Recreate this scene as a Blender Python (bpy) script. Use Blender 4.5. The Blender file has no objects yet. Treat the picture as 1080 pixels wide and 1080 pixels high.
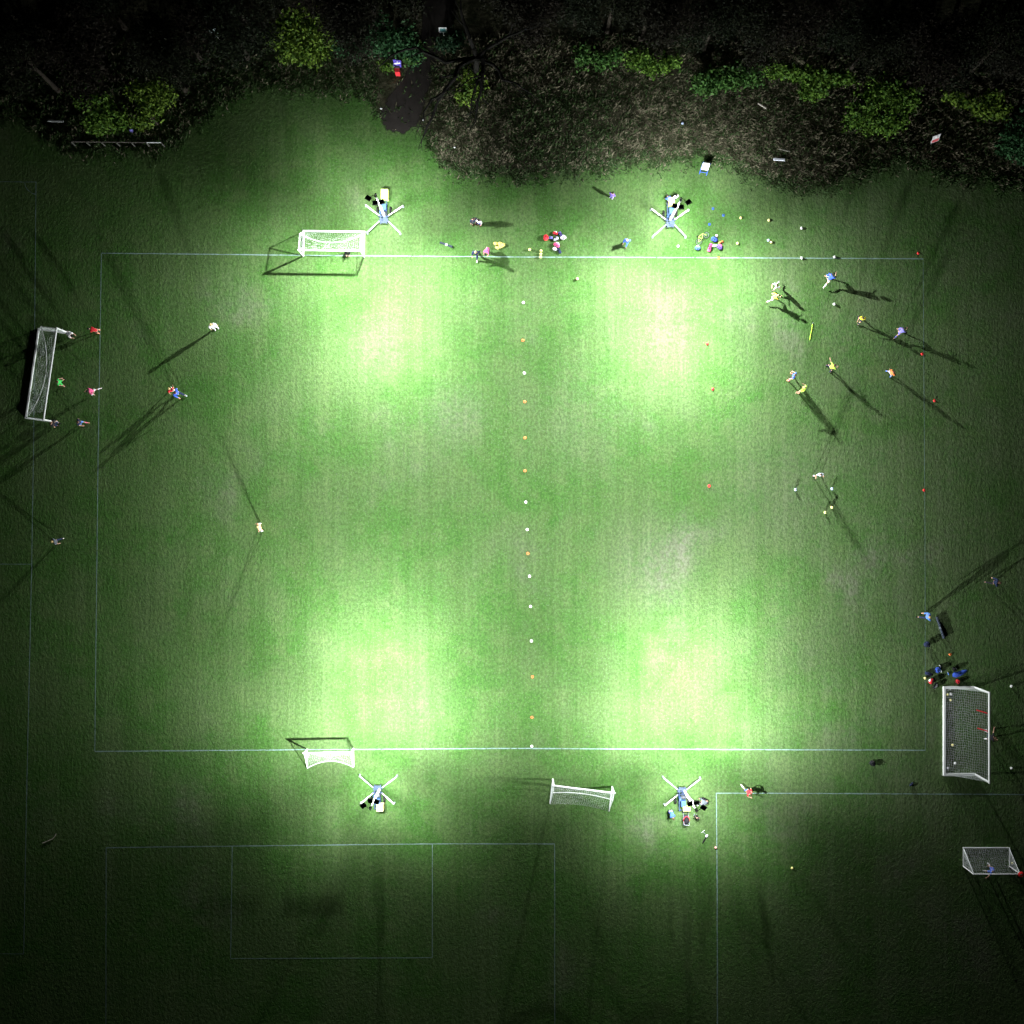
import bpy, bmesh, math, random
from mathutils import Vector, Matrix
import numpy as np

random.seed(7)
rng = np.random.default_rng(11)
SC = bpy.context.scene
COL = SC.collection
PPM = 12.8          # photograph pixels per metre on the ground
CAM_H = 80.0

# ------------------------------------------------------------------ camera, sky, exposure
cam = bpy.data.cameras.new('camera')
cam.sensor_fit = 'HORIZONTAL'
cam.angle = 2 * math.atan((540 / PPM) / CAM_H)
cam.clip_start = 0.5
cam.clip_end = 5000
cam_o = bpy.data.objects.new('camera', cam)
COL.objects.link(cam_o)
cam_o.location = (0, 0, CAM_H)
SC.camera = cam_o

world = bpy.data.worlds.new('World')
SC.world = world
world.use_nodes = True
wn = world.node_tree
bg = wn.nodes['Background']
sky = wn.nodes.new('ShaderNodeTexSky')
sky.sky_type = 'NISHITA'
sky.sun_disc = False
sky.sun_elevation = math.radians(2.0)
sky.sun_rotation = math.radians(200)
wn.links.new(sky.outputs[0], bg.inputs[0])
bg.inputs[1].default_value = 0.0003

SC.view_settings.view_transform = 'Standard'
SC.view_settings.look = 'None'
SC.view_settings.exposure = 0.0
SC.view_settings.gamma = 1.0
SC.cycles.max_bounces = 4
SC.cycles.diffuse_bounces = 2
SC.cycles.transparent_max_bounces = 8
LIGHT_GAIN = 1.0
LIGHT_COL = (0.95, 1.0, 0.97)

# ------------------------------------------------------------------ helpers
def G(px, py, z=0.0):
    """ground point seen at a photograph pixel"""
    return Vector(((px - 540) / PPM, (540 - py) / PPM, z))

def nodes_of(m):
    m.use_nodes = True
    nt = m.node_tree
    return nt, nt.nodes, nt.links, nt.nodes['Principled BSDF']

MATS = {}
def mat(name, rgb, rough=0.7, var=0.18, scale=9.0, metal=0.0, bump=0.0):
    key = (name, rgb, rough)
    if key in MATS:
        return MATS[key]
    m = bpy.data.materials.new(name)
    nt, N, L, p = nodes_of(m)
    p.inputs['Roughness'].default_value = rough
    p.inputs['Metallic'].default_value = metal
    p.inputs['Specular IOR Level'].default_value = 0.3
    tc = N.new('ShaderNodeTexCoord')
    nz = N.new('ShaderNodeTexNoise'); nz.inputs['Scale'].default_value = scale; nz.inputs['Detail'].default_value = 4
    L.new(tc.outputs['Object'], nz.inputs['Vector'])
    mx = N.new('ShaderNodeMix'); mx.data_type = 'RGBA'
    mx.inputs['A'].default_value = (*[c * (1 - var) for c in rgb], 1)
    mx.inputs['B'].default_value = (*[min(1, c * (1 + var)) for c in rgb], 1)
    L.new(nz.outputs['Fac'], mx.inputs['Factor'])
    L.new(mx.outputs['Result'], p.inputs['Base Color'])
    if bump:
        b = N.new('ShaderNodeBump'); b.inputs['Strength'].default_value = bump; b.inputs['Distance'].default_value = 0.02
        L.new(nz.outputs['Fac'], b.inputs['Height']); L.new(b.outputs['Normal'], p.inputs['Normal'])
    MATS[key] = m
    return m

def leaf_mat(name, a, b):
    key = (name, a, b)
    if key in MATS:
        return MATS[key]
    m = bpy.data.materials.new(name)
    nt, N, L, p = nodes_of(m)
    p.inputs['Roughness'].default_value = 0.65
    p.inputs['Specular IOR Level'].default_value = 0.2
    geo = N.new('ShaderNodeNewGeometry')
    mx = N.new('ShaderNodeMix'); mx.data_type = 'RGBA'
    mx.inputs['A'].default_value = (*a, 1); mx.inputs['B'].default_value = (*b, 1)
    L.new(geo.outputs['Random Per Island'], mx.inputs['Factor'])
    L.new(mx.outputs['Result'], p.inputs['Base Color'])
    MATS[key] = m
    return m

class MB:
    """collects simple shapes into one mesh"""
    def __init__(s):
        s.v = []; s.f = []
    def add(s, vs, fs):
        o = len(s.v)
        s.v += [tuple(v) for v in vs]
        s.f += [tuple(i + o for i in f) for f in fs]
    def box(s, c, d, rot=None, taper=1.0):
        c = Vector(c); h = Vector(d) / 2
        vs = []
        for z in (-1, 1):
            t = taper if z > 0 else 1
            for x, y in ((-1, -1), (1, -1), (1, 1), (-1, 1)):
                p = Vector((x * h.x * t, y * h.y * t, z * h.z))
                if rot is not None: p = rot @ p
                vs.append(c + p)
        s.add(vs, [(3, 2, 1, 0), (4, 5, 6, 7), (0, 1, 5, 4), (1, 2, 6, 5), (2, 3, 7, 6), (3, 0, 4, 7)])
    def tube(s, a, b, r, r2=None, n=8, cap=True):
        a = Vector(a); b = Vector(b); r2 = r if r2 is None else r2
        d = b - a
        if d.length < 1e-6: return
        q = d.to_track_quat('Z', 'Y')
        vs = []
        for p, rr in ((a, r), (b, r2)):
            for i in range(n):
                t = 2 * math.pi * i / n
                vs.append(p + q @ Vector((math.cos(t) * rr, math.sin(t) * rr, 0)))
        fs = [(i, (i + 1) % n, n + (i + 1) % n, n + i) for i in range(n)]
        if cap: fs += [tuple(range(n - 1, -1, -1)), tuple(range(n, 2 * n))]
        s.add(vs, fs)
    def path(s, pts, r, n=6):
        for a, b in zip(pts, pts[1:]): s.tube(a, b, r, n=n)
    def ball(s, c, r, nu=12, nv=8, sq=(1, 1, 1), rot=None, zmin=-1.0, jitter=0):
        c = Vector(c); vs = []; fs = []
        for j in range(nv + 1):
            ph = math.pi * j / nv
            for i in range(nu):
                th = 2 * math.pi * i / nu
                p = Vector((math.sin(ph) * math.cos(th) * sq[0], math.sin(ph) * math.sin(th) * sq[1], max(zmin, math.cos(ph)) * sq[2])) * r
                if jitter: p *= 1 + random.uniform(-jitter, jitter)
                if rot is not None: p = rot @ p
                vs.append(c + p)
        for j in range(nv):
            for i in range(nu):
                fs.append((j * nu + i, (j + 1) * nu + i, (j + 1) * nu + (i + 1) % nu, j * nu + (i + 1) % nu))
        s.add(vs, fs)
    def ring(s, c, R, r, axis='Z', n=22, m=6, rot=None):
        c = Vector(c); vs = []; fs = []
        for i in range(n):
            t = 2 * math.pi * i / n
            for k in range(m):
                u = 2 * math.pi * k / m
                rr = R + r * math.cos(u); z = r * math.sin(u)
                p = Vector((rr * math.cos(t), rr * math.sin(t), z))
                if axis == 'X': p = Vector((p.z, p.x, p.y))
                if axis == 'Y': p = Vector((p.x, p.z, p.y))
                if rot is not None: p = rot @ p
                vs.append(c + p)
        for i in range(n):
            for k in range(m):
                fs.append((i * m + k, ((i + 1) % n) * m + k, ((i + 1) % n) * m + (k + 1) % m, i * m + (k + 1) % m))
        s.add(vs, fs)
    def mesh(s, name, m=None, smooth=False):
        me = bpy.data.meshes.new(name)
        me.from_pydata(s.v, [], s.f)
        if m: me.materials.append(m)
        if smooth:
            for p in me.polygons: p.use_smooth = True
        me.update()
        return me
    def obj(s, name, m, parent=None, smooth=False, bevel=0.0):
        o = bpy.data.objects.new(name, s.mesh(name, m, smooth))
        COL.objects.link(o)
        if parent: o.parent = parent
        if bevel:
            b = o.modifiers.new('bevel', 'BEVEL'); b.width = bevel; b.segments = 2
        return o

def tag(o, label=None, cat=None, group=None, kind=None):
    if label: o['label'] = label
    if cat: o['category'] = cat
    if group: o['group'] = group
    if kind: o['kind'] = kind
    return o

def thing(name, label, cat, loc=(0, 0, 0), rz=0.0, group=None):
    o = bpy.data.objects.new(name, None)
    o.empty_display_size = 0.2
    COL.objects.link(o)
    o.location = loc; o.rotation_euler = (0, 0, rz)
    return tag(o, label, cat, group)

def inst(name, me, m=None, parent=None):
    """an object on shared mesh data with a material of its own"""
    o = bpy.data.objects.new(name, me)
    COL.objects.link(o)
    if parent: o.parent = parent
    if m:
        o.material_slots[0].link = 'OBJECT'
        o.material_slots[0].material = m
    return o

def copy_tree(o, parent=None):
    c = o.copy(); COL.objects.link(c)
    if parent: c.parent = parent
    for ch in list(o.children): copy_tree(ch, c)
    return c

# ------------------------------------------------------------------ ground
def grass_material():
    m = bpy.data.materials.new('lawn')
    nt, N, L, p = nodes_of(m)
    p.inputs['Roughness'].default_value = 0.85
    p.inputs['Specular IOR Level'].default_value = 0.12
    tc = N.new('ShaderNodeTexCoord')
    def noise(scale, detail=3, rough=0.55, sx=1, sy=1):
        mp = N.new('ShaderNodeMapping'); mp.inputs['Scale'].default_value = (sx, sy, 1)
        L.new(tc.outputs['Object'], mp.inputs['Vector'])
        n = N.new('ShaderNodeTexNoise'); n.inputs['Scale'].default_value = scale
        n.inputs['Detail'].default_value = detail; n.inputs['Roughness'].default_value = rough
        L.new(mp.outputs[0], n.inputs['Vector'])
        return n.outputs['Fac']
    def ramp(src, a, b, lo=0.0, hi=1.0):
        r = N.new('ShaderNodeMapRange'); r.interpolation_type = 'SMOOTHSTEP'
        r.inputs['From Min'].default_value = a; r.inputs['From Max'].default_value = b
        r.inputs['To Min'].default_value = lo; r.inputs['To Max'].default_value = hi
        L.new(src, r.inputs['Value']); return r.outputs['Result']
    def math_(op, a, b):
        n = N.new('ShaderNodeMath'); n.operation = op
        for i, x in enumerate((a, b)):
            if isinstance(x, (int, float)): n.inputs[i].default_value = x
            else: L.new(x, n.inputs[i])
        return n.outputs[0]
    def mix(f, a, b, blend='MIX'):
        n = N.new('ShaderNodeMix'); n.data_type = 'RGBA'; n.blend_type = blend
        if isinstance(f, (int, float)): n.inputs['Factor'].default_value = f
        else: L.new(f, n.inputs['Factor'])
        for k, x in (('A', a), ('B', b)):
            if isinstance(x, tuple): n.inputs[k].default_value = (*x, 1)
            else: L.new(x, n.inputs[k])
        return n.outputs['Result']
    green = mix(ramp(noise(0.16, 4), 0.36, 0.66), (0.053, 0.134, 0.027), (0.084, 0.138, 0.050))
    green = mix(ramp(noise(0.55, 4, 0.65), 0.42, 0.66, 0, 0.75), green, (0.090, 0.146, 0.050))
    green = mix(ramp(noise(0.42, 5, 0.7, 1, .8), 0.56, 0.74, 0, 0.7), green, (0.034, 0.126, 0.016))
    # dry, trodden turf: large irregular patches, more of it towards the right touchline
    pos = N.new('ShaderNodeSeparateXYZ'); L.new(tc.outputs['Object'], pos.inputs[0])
    dry = ramp(noise(0.10, 5, 0.6), 0.55, 0.80)
    right = ramp(pos.outputs['X'], 12, 34, 0, 0.32)
    dry = math_('ADD', dry, math_('MULTIPLY', right, ramp(noise(0.35, 3), 0.25, 0.6)))
    for px, py, rad, amt in ((480, 440, 55, 0.55), (690, 595, 75, 0.6), (395, 365, 50, 0.35), (610, 440, 90, 0.25), (700, 340, 80, 0.3), (820, 520, 90, 0.3), (440, 745, 60, 0.25)):
        d = N.new('ShaderNodeVectorMath'); d.operation = 'DISTANCE'
        L.new(tc.outputs['Object'], d.inputs[0]); d.inputs[1].default_value = G(px, py)
        s = ramp(d.outputs['Value'], rad / PPM, 0.0, 0.0, amt)
        dry = math_('ADD', dry, s)
    dry = math_('MULTIPLY', dry, ramp(noise(2.2, 4, 0.65), 0.25, 0.62, 0.25, 1.0))
    dryc = N.new('ShaderNodeClamp'); L.new(dry, dryc.inputs[0]); dryc.inputs['Max'].default_value = 0.85
    c = mix(dryc.outputs[0], green, (0.148, 0.150, 0.113))
    # mower grain running up and down the picture, blades and specks
    c = mix(ramp(noise(2.6, 3, 0.6, 1, 0.035), 0.35, 0.65, 0.0, 0.26), c, (0.030, 0.080, 0.012))
    c = mix(ramp(noise(0.55, 2, 0.5, 1, 0.02), 0.4, 0.62, 0.0, 0.22), c, (0.034, 0.095, 0.014))
    for px, py, rad in ((1008, 222, 4.6), (190, 190, 4.5)):     # arcs left where the mower turns
        d = N.new('ShaderNodeVectorMath'); d.operation = 'DISTANCE'
        L.new(tc.outputs['Object'], d.inputs[0]); d.inputs[1].default_value = G(px, py)
        w = math_('SINE', math_('MULTIPLY', d.outputs['Value'], 7.5), 0)
        m_ = math_('MULTIPLY', ramp(w, 0.2, 0.95, 0, .26), math_('MULTIPLY', ramp(d.outputs['Value'], rad, rad * .7), ramp(noise(0.45, 2), .40, .56)))
        c = mix(m_, c, (0.022, 0.062, 0.008))
    lum = ramp(noise(5.2, 2, 0.75, 1, 0.7), 0.28, 0.72, 0.74, 1.28)
    spec = ramp(noise(7.5, 1, 0.6), 0.60, 0.72, 0.0, 0.5)
    cm = N.new('ShaderNodeMix'); cm.data_type = 'RGBA'; cm.blend_type = 'MULTIPLY'; cm.inputs['Factor'].default_value = 1.0
    L.new(c, cm.inputs['A'])
    cc = N.new('ShaderNodeCombineColor')
    for k in range(3): L.new(lum, cc.inputs[k])
    L.new(cc.outputs[0], cm.inputs['B'])
    c = mix(spec, cm.outputs['Result'], (0.150, 0.190, 0.120))
    L.new(c, p.inputs['Base Color'])
    h = math_('ADD', noise(4.6, 3, 0.65, 1, 0.6), math_('MULTIPLY', noise(9.0, 2, 0.6), 0.5))
    b = N.new('ShaderNodeBump'); b.inputs['Strength'].default_value = 0.7; b.inputs['Distance'].default_value = 0.07
    L.new(h, b.inputs['Height']); L.new(b.outputs['Normal'], p.inputs['Normal'])
    return m

LAWN = grass_material()
g = MB(); R_ = 1500
g.add([(-R_, -R_, 0), (R_, -R_, 0), (R_, R_, 0), (-R_, R_, 0)], [(0, 1, 2, 3)])
tag(g.obj('field', LAWN), 'wide mown grass sports field lit by portable towers', 'ground', kind='structure')

# rough ground beyond the mown edge
EDGE = [(-400, 118), (-60, 112), (30, 122), (42, 134), (56, 148), (110, 154), (166, 154), (188, 146), (208, 126), (236, 102), (268, 88), (330, 86), (385, 96),
        (404, 122), (440, 130), (455, 152), (466, 172), (500, 180), (545, 183), (600, 179), (640, 174), (690, 168), (738, 164), (770, 168), (792, 182), (830, 193),
        (868, 195), (896, 188), (920, 174), (955, 168), (985, 178), (1030, 186), (1080, 193), (1200, 205), (1500, 215)]
ex = [e[0] for e in EDGE]; ey = [e[1] for e in EDGE]
def edge_y(px): return float(np.interp(px, ex, ey))
def wob(px): return 1.8 * math.sin(px * 0.083) + 2.2 * math.sin(px * 0.21) + 1.6 * math.sin(px * 0.57 + 1) + 1.2 * math.sin(px * 1.31 + 2)

def rough_material():
    m = bpy.data.materials.new('dead_grass_and_soil')
    nt, N, L, p = nodes_of(m)
    p.inputs['Roughness'].default_value = 0.95
    p.inputs['Specular IOR Level'].default_value = 0.05
    tc = N.new('ShaderNodeTexCoord')
    def nz(s, d):
        n = N.new('ShaderNodeTexNoise'); n.inputs['Scale'].default_value = s; n.inputs['Detail'].default_value = d
        n.inputs['Roughness'].default_value = 0.65
        L.new(tc.outputs['Object'], n.inputs['Vector']); return n.outputs['Fac']
    r = N.new('ShaderNodeValToRGB'); L.new(nz(1.1, 6), r.inputs[0])
    e = r.color_ramp.elements
    e[0].position = 0.3; e[0].color = (0.010, 0.016, 0.006, 1)
    e[1].position = 0.72; e[1].color = (0.120, 0.108, 0.078, 1)
    k = e.new(0.5); k.color = (0.050, 0.052, 0.030, 1)
    L.new(r.outputs[0], p.inputs['Base Color'])
    b = N.new('ShaderNodeBump'); b.inputs['Strength'].default_value = 0.9; b.inputs['Distance'].default_value = 0.15
    L.new(nz(3.5, 5), b.inputs['Height']); L.new(b.outputs['Normal'], p.inputs['Normal'])
    return m
ROUGH = rough_material()
rg = MB(); xs = list(range(-400, 1501, 3))
vs = []
for x in xs: vs.append(G(x, edge_y(x) + wob(x) + 13, 0.004))
for x in xs: vs.append(G(x, edge_y(x) + wob(x) - 11, 0.004))
for x in xs: vs.append(G(x, -3000, 0.004))
n = len(xs)
rg.add(vs, [(k * n + i, k * n + i + 1, k * n + n + i + 1, k * n + n + i) for k in range(2) for i in range(n - 1)])
def fade(o, vals):
    """broken edge: the cover thins out in patches where the vertex value falls to 0"""
    at_ = o.data.attributes.new('cover', 'FLOAT', 'POINT'); at_.data.foreach_set('value', vals)
    nt = o.data.materials[0].node_tree; N, L = nt.nodes, nt.links
    out = N['Material Output']; src = out.inputs['Surface'].links[0].from_socket
    an = N.new('ShaderNodeAttribute'); an.attribute_name = 'cover'
    tc = N.new('ShaderNodeTexCoord'); nz = N.new('ShaderNodeTexNoise'); nz.inputs['Scale'].default_value = 1.6; nz.inputs['Detail'].default_value = 7; nz.inputs['Roughness'].default_value = .7
    L.new(tc.outputs['Object'], nz.inputs['Vector'])
    m1 = N.new('ShaderNodeMath'); m1.operation = 'SUBTRACT'; L.new(an.outputs['Fac'], m1.inputs[0]); L.new(nz.outputs['Fac'], m1.inputs[1])
    r = N.new('ShaderNodeMapRange'); r.inputs['From Min'].default_value = -.10; r.inputs['From Max'].default_value = .16; L.new(m1.outputs[0], r.inputs['Value'])
    tr = N.new('ShaderNodeBsdfTransparent'); mx = N.new('ShaderNodeMixShader')
    L.new(r.outputs[0], mx.inputs[0]); L.new(tr.outputs[0], mx.inputs[1]); L.new(src, mx.inputs[2]); L.new(mx.outputs[0], out.inputs['Surface'])
RG = rg.obj('rough_ground', ROUGH)
fade(RG, [0.0] * n + [1.0] * (2 * n))
tag(RG, 'dark uncut bank of dead grass and scrub beyond the mown field', 'ground', kind='structure')

# worn earth path coming out of the trees
pm = MB()
outl = [(394, 124), (406, 140), (425, 146), (443, 136), (450, 114), (455, 92), (468, 70), (480, 40), (488, -40), (440, -40), (442, 40), (436, 62), (420, 84), (404, 104)]
pts = []
for i, (x, y) in enumerate(outl):
    x2, y2 = outl[(i + 1) % len(outl)]
    for k in range(6):
        t = k / 6
        pts.append(G(x + (x2 - x) * t + random.uniform(-1.6, 1.6), y + (y2 - y) * t + random.uniform(-1.6, 1.6), 0.008))
inner = []
for p in pts:
    px, py = p.x * PPM + 540, 540 - p.y * PPM
    cx = float(np.interp(py, [-40, 60, 100, 138], [465, 452, 432, 422])); cy = min(py, 122)
    inner.append(G(px + (cx - px) * .35, py + (cy - py) * .35, 0.008))
np_ = len(pts)
pm.add(pts + inner, [(i, (i + 1) % np_, np_ + (i + 1) % np_, np_ + i) for i in range(np_)] + [tuple(range(np_, 2 * np_))])
PATH = pm.obj('path', mat('worn_earth', (0.030, 0.025, 0.023), 0.95, 0.5, 1.6, bump=0.8))
fade(PATH, [0.0] * np_ + [1.0] * np_)
tag(PATH, 'dark trodden earth path leading out of the trees', 'path', kind='structure')

# long rough grass (uncountable)
def green_zone(x, y):
    return 540 < x < 645 and 95 < y < 172
def rough_grass():
    V = []; F = []; mi = []
    N_ = 0
    want = 120000
    while N_ < want:
        x = random.uniform(-30, 1110); e = edge_y(x) + wob(x)
        t = random.random()
        y = e + (abs(random.gauss(0, 1)) * 8 - 5 if t < .12 else -random.uniform(0, 1) ** 1.15 * (e - 38))
        fringe = y > e - 4
        if 398 < x < 455 and 60 < y < 138 and random.random() < 0.97: continue
        if x < 460 and y < 70 and random.random() < .7: continue
        clump = math.sin(x * 0.33 + 1.3 * math.sin(y * 0.23)) * math.sin(y * 0.41 + 1.7 * math.sin(x * 0.19))
        if random.random() > 0.45 + 0.5 * clump: continue
        b = G(x, y)
        for k in range(4):
            c = b + Vector((random.gauss(0, .13), random.gauss(0, .13), 0))
            h = random.uniform(.035, .12) * (1.3 if clump > 0.3 else 0.8)
            a = random.uniform(0, 6.28) if random.random() < .5 else 2.6 * math.sin(x * .11 + 2 * math.sin(y * .13)) + random.gauss(0.5, .8)
            w = random.uniform(.022, .060)
            lean = Vector((math.cos(a), math.sin(a), 0)) * h * random.uniform(1.4, 3.2)
            s = Vector((-math.sin(a), math.cos(a), 0)) * w
            i = len(V)
            V += [c - s, c + s, c + lean * .6 + s * .7 + Vector((0, 0, h * .8)), c + lean + Vector((0, 0, h))]
            F.append((i, i + 1, i + 2, i + 3))
            gz = green_zone(x, y) or x < 460
            mi.append(1 if (random.random() < (0.85 if fringe else 0.72 if gz else 0.34)) else 0)
            N_ += 1
    me = bpy.data.meshes.new('rough_grass')
    me.from_pydata(V, [], F)
    dm = leaf_mat('dead_blades', (0.045, 0.044, 0.024), (0.250, 0.225, 0.155))
    nt = dm.node_tree; mx = [n for n in nt.nodes if n.type == 'MIX'][0]; geo = [n for n in nt.nodes if n.type == 'NEW_GEOMETRY'][0]
    nz = nt.nodes.new('ShaderNodeTexNoise'); nz.inputs['Scale'].default_value = 1.1; nz.inputs['Detail'].default_value = 4
    nt.links.new(geo.outputs['Position'], nz.inputs['Vector'])
    rr = nt.nodes.new('ShaderNodeMapRange'); rr.inputs['From Min'].default_value = .38; rr.inputs['From Max'].default_value = .64; nt.links.new(nz.outputs['Fac'], rr.inputs['Value'])
    av = nt.nodes.new('ShaderNodeMix'); av.inputs[0].default_value = .18; nt.links.new(rr.outputs[0], av.inputs[2]); nt.links.new(geo.outputs['Random Per Island'], av.inputs[3])
    nt.links.new(av.outputs[0], mx.inputs['Factor'])
    me.materials.append(dm)
    me.materials.append(leaf_mat('green_blades', (0.018, 0.044, 0.010), (0.055, 0.095, 0.030)))
    me.polygons.foreach_set('material_index', mi)
    o = bpy.data.objects.new('rough_grass', me); COL.objects.link(o)
    tag(o, 'long tangled dead and green grass on the bank', 'grass', kind='stuff')
rough_grass()

# painted lines
def paint_material():
    m = bpy.data.materials.new('worn_line_paint')
    nt, N, L, p = nodes_of(m)
    p.inputs['Base Color'].default_value = (0.24, 0.36, 0.345, 1); p.inputs['Roughness'].default_value = 0.9
    tr = N.new('ShaderNodeBsdfTransparent'); mx = N.new('ShaderNodeMixShader')
    tc = N.new('ShaderNodeTexCoord'); nz = N.new('ShaderNodeTexNoise'); nz.inputs['Scale'].default_value = 3.5; nz.inputs['Detail'].default_value = 8; nz.inputs['Roughness'].default_value = .75
    L.new(tc.outputs['Object'], nz.inputs['Vector'])
    r = N.new('ShaderNodeMapRange'); r.inputs['From Min'].default_value = 0.3; r.inputs['From Max'].default_value = 0.62
    r.inputs['To Min'].default_value = 0.32; r.inputs['To Max'].default_value = 1.0
    L.new(nz.outputs['Fac'], r.inputs['Value'])
    L.new(r.outputs[0], mx.inputs[0]); L.new(tr.outputs[0], mx.inputs[1]); L.new(p.outputs[0], mx.inputs[2])
    L.new(mx.outputs[0], N['Material Output'].inputs['Surface'])
    return m
PAINT = paint_material()
def marking(segs, label, w=0.085, z=0.004):
    b = MB(); rw = random.Random(3)
    for k, seg in enumerate(segs):
        pl, ww = (seg[0], seg[1]) if isinstance(seg[1], float) else (seg, w)
        for (x0, y0), (x1, y1) in zip(pl, pl[1:]):
            a = G(x0, y0, z + 0.0015 * k); c = G(x1, y1, z + 0.0015 * k)
            d = (c - a).normalized(); s = Vector((-d.y, d.x, 0)) * ww / 2
            n_ = max(1, int((c - a).length / .8)); V_ = []
            for q in range(n_ + 1):
                p = a.lerp(c, q / n_) + s * rw.uniform(-.25, .25); e = rw.uniform(.75, 1.15); V_ += [p - s * e, p + s * e]
            b.add(V_, [(2 * q, 2 * q + 2, 2 * q + 3, 2 * q + 1) for q in range(n_)])
    tag(b.obj('pitch_marking', PAINT), label, 'pitch line', kind='structure')
marking([[(107, 267), (320, 269.3), (545, 271), (760, 271.8), (974, 273)], ([(107, 268), (103.5, 480), (100, 792)], 0.06),
         [(100, 792.5), (280, 791), (540, 789.3), (780, 790.5), (976, 791.3)], ([(973.5, 274), (975.5, 560), (976, 791)], 0.03)],
        'worn pale lines round the floodlit central pitch')
marking([([(38, 192), (37.2, 280), (35.3, 480), (33, 620), (28.5, 820), (25, 1006)], 0.06), ([(-400, 188), (38, 192)], 0.045), ([(-400, 594), (33, 595)], 0.04),
         ([(-400, 1004), (25, 1006)], 0.04), ([(26, 193), (27, 197), (30, 201), (34, 204), (38, 205)], 0.045)],
        'faint pale lines of the dark pitch along the left edge', 0.06)
marking([[(112, 894), (280, 892), (456, 890), (585, 890)], ([(112, 894), (111, 1500)], 0.06), ([(245, 892.6), (243.3, 1010)], 0.06), ([(456, 890), (456, 1010), (243.3, 1011)], 0.06),
         ([(585, 890), (585.3, 1500)], 0.06)], 'faint pale penalty area lines on the dark ground below the bottom goal', 0.075)
marking([[(755, 836.5), (900, 837), (1080, 838), (1600, 840)], [(755.5, 837), (756.3, 930), (757.5, 1500)]], 'pale corner lines of the pitch at the lower right', 0.085)

# ------------------------------------------------------------------ portable lighting towers
GALV = mat('galvanised_steel', (0.36, 0.39, 0.45), 0.45, 0.3, 9)
WHITE_STEEL = mat('white_painted_steel', (0.80, 0.80, 0.82), 0.4, 0.06, 7)
BLUE_STEEL = mat('blue_grey_steel', (0.030, 0.055, 0.12), 0.5, 0.5, 9)
BLACK = mat('black_housing', (0.006, 0.006, 0.008), 0.7, 0.3, 9)
RUBBER = mat('black_rubber', (0.012, 0.012, 0.012), 0.9, 0.3, 20)
LIME = mat('lime_cover', (0.62, 0.74, 0.22), 0.55, 0.12, 6)
CREAM = mat('cream_yellow_cover', (0.80, 0.66, 0.30), 0.55, 0.12, 6)
def lens_material():
    m = bpy.data.materials.new('lit_lamp_lens')
    nt, N, L, p = nodes_of(m)
    p.inputs['Base Color'].default_value = (0.8, 0.8, 0.8, 1)
    p.inputs['Emission Color'].default_value = (*LIGHT_COL, 1); p.inputs['Emission Strength'].default_value = 25
    return m
LENS = lens_material()
ALB = 0.115
def spot(parent, loc, az, tilt, half, x, f, flat=1.0):
    """az measured from the pitch direction f (+1 up the picture, -1 down)"""
    l = bpy.data.lights.new('floodlight_beam', 'SPOT')
    l.energy = 4 * math.pi ** 2 * x / ALB * LIGHT_GAIN
    l.color = LIGHT_COL; l.spot_size = math.radians(2 * half); l.spot_blend = 1.0; l.shadow_soft_size = 0.11
    o = bpy.data.objects.new('floodlight_beam', l); COL.objects.link(o)
    a = math.radians(az); t = math.radians(tilt)
    d = Vector((math.sin(a) * math.cos(t), f * math.cos(a) * math.cos(t), -math.sin(t)))
    o.location = loc; o.rotation_euler = d.to_track_quat('-Z', 'Y').to_euler()
    o.scale = (1, flat, 1)
    o.parent = parent

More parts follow.
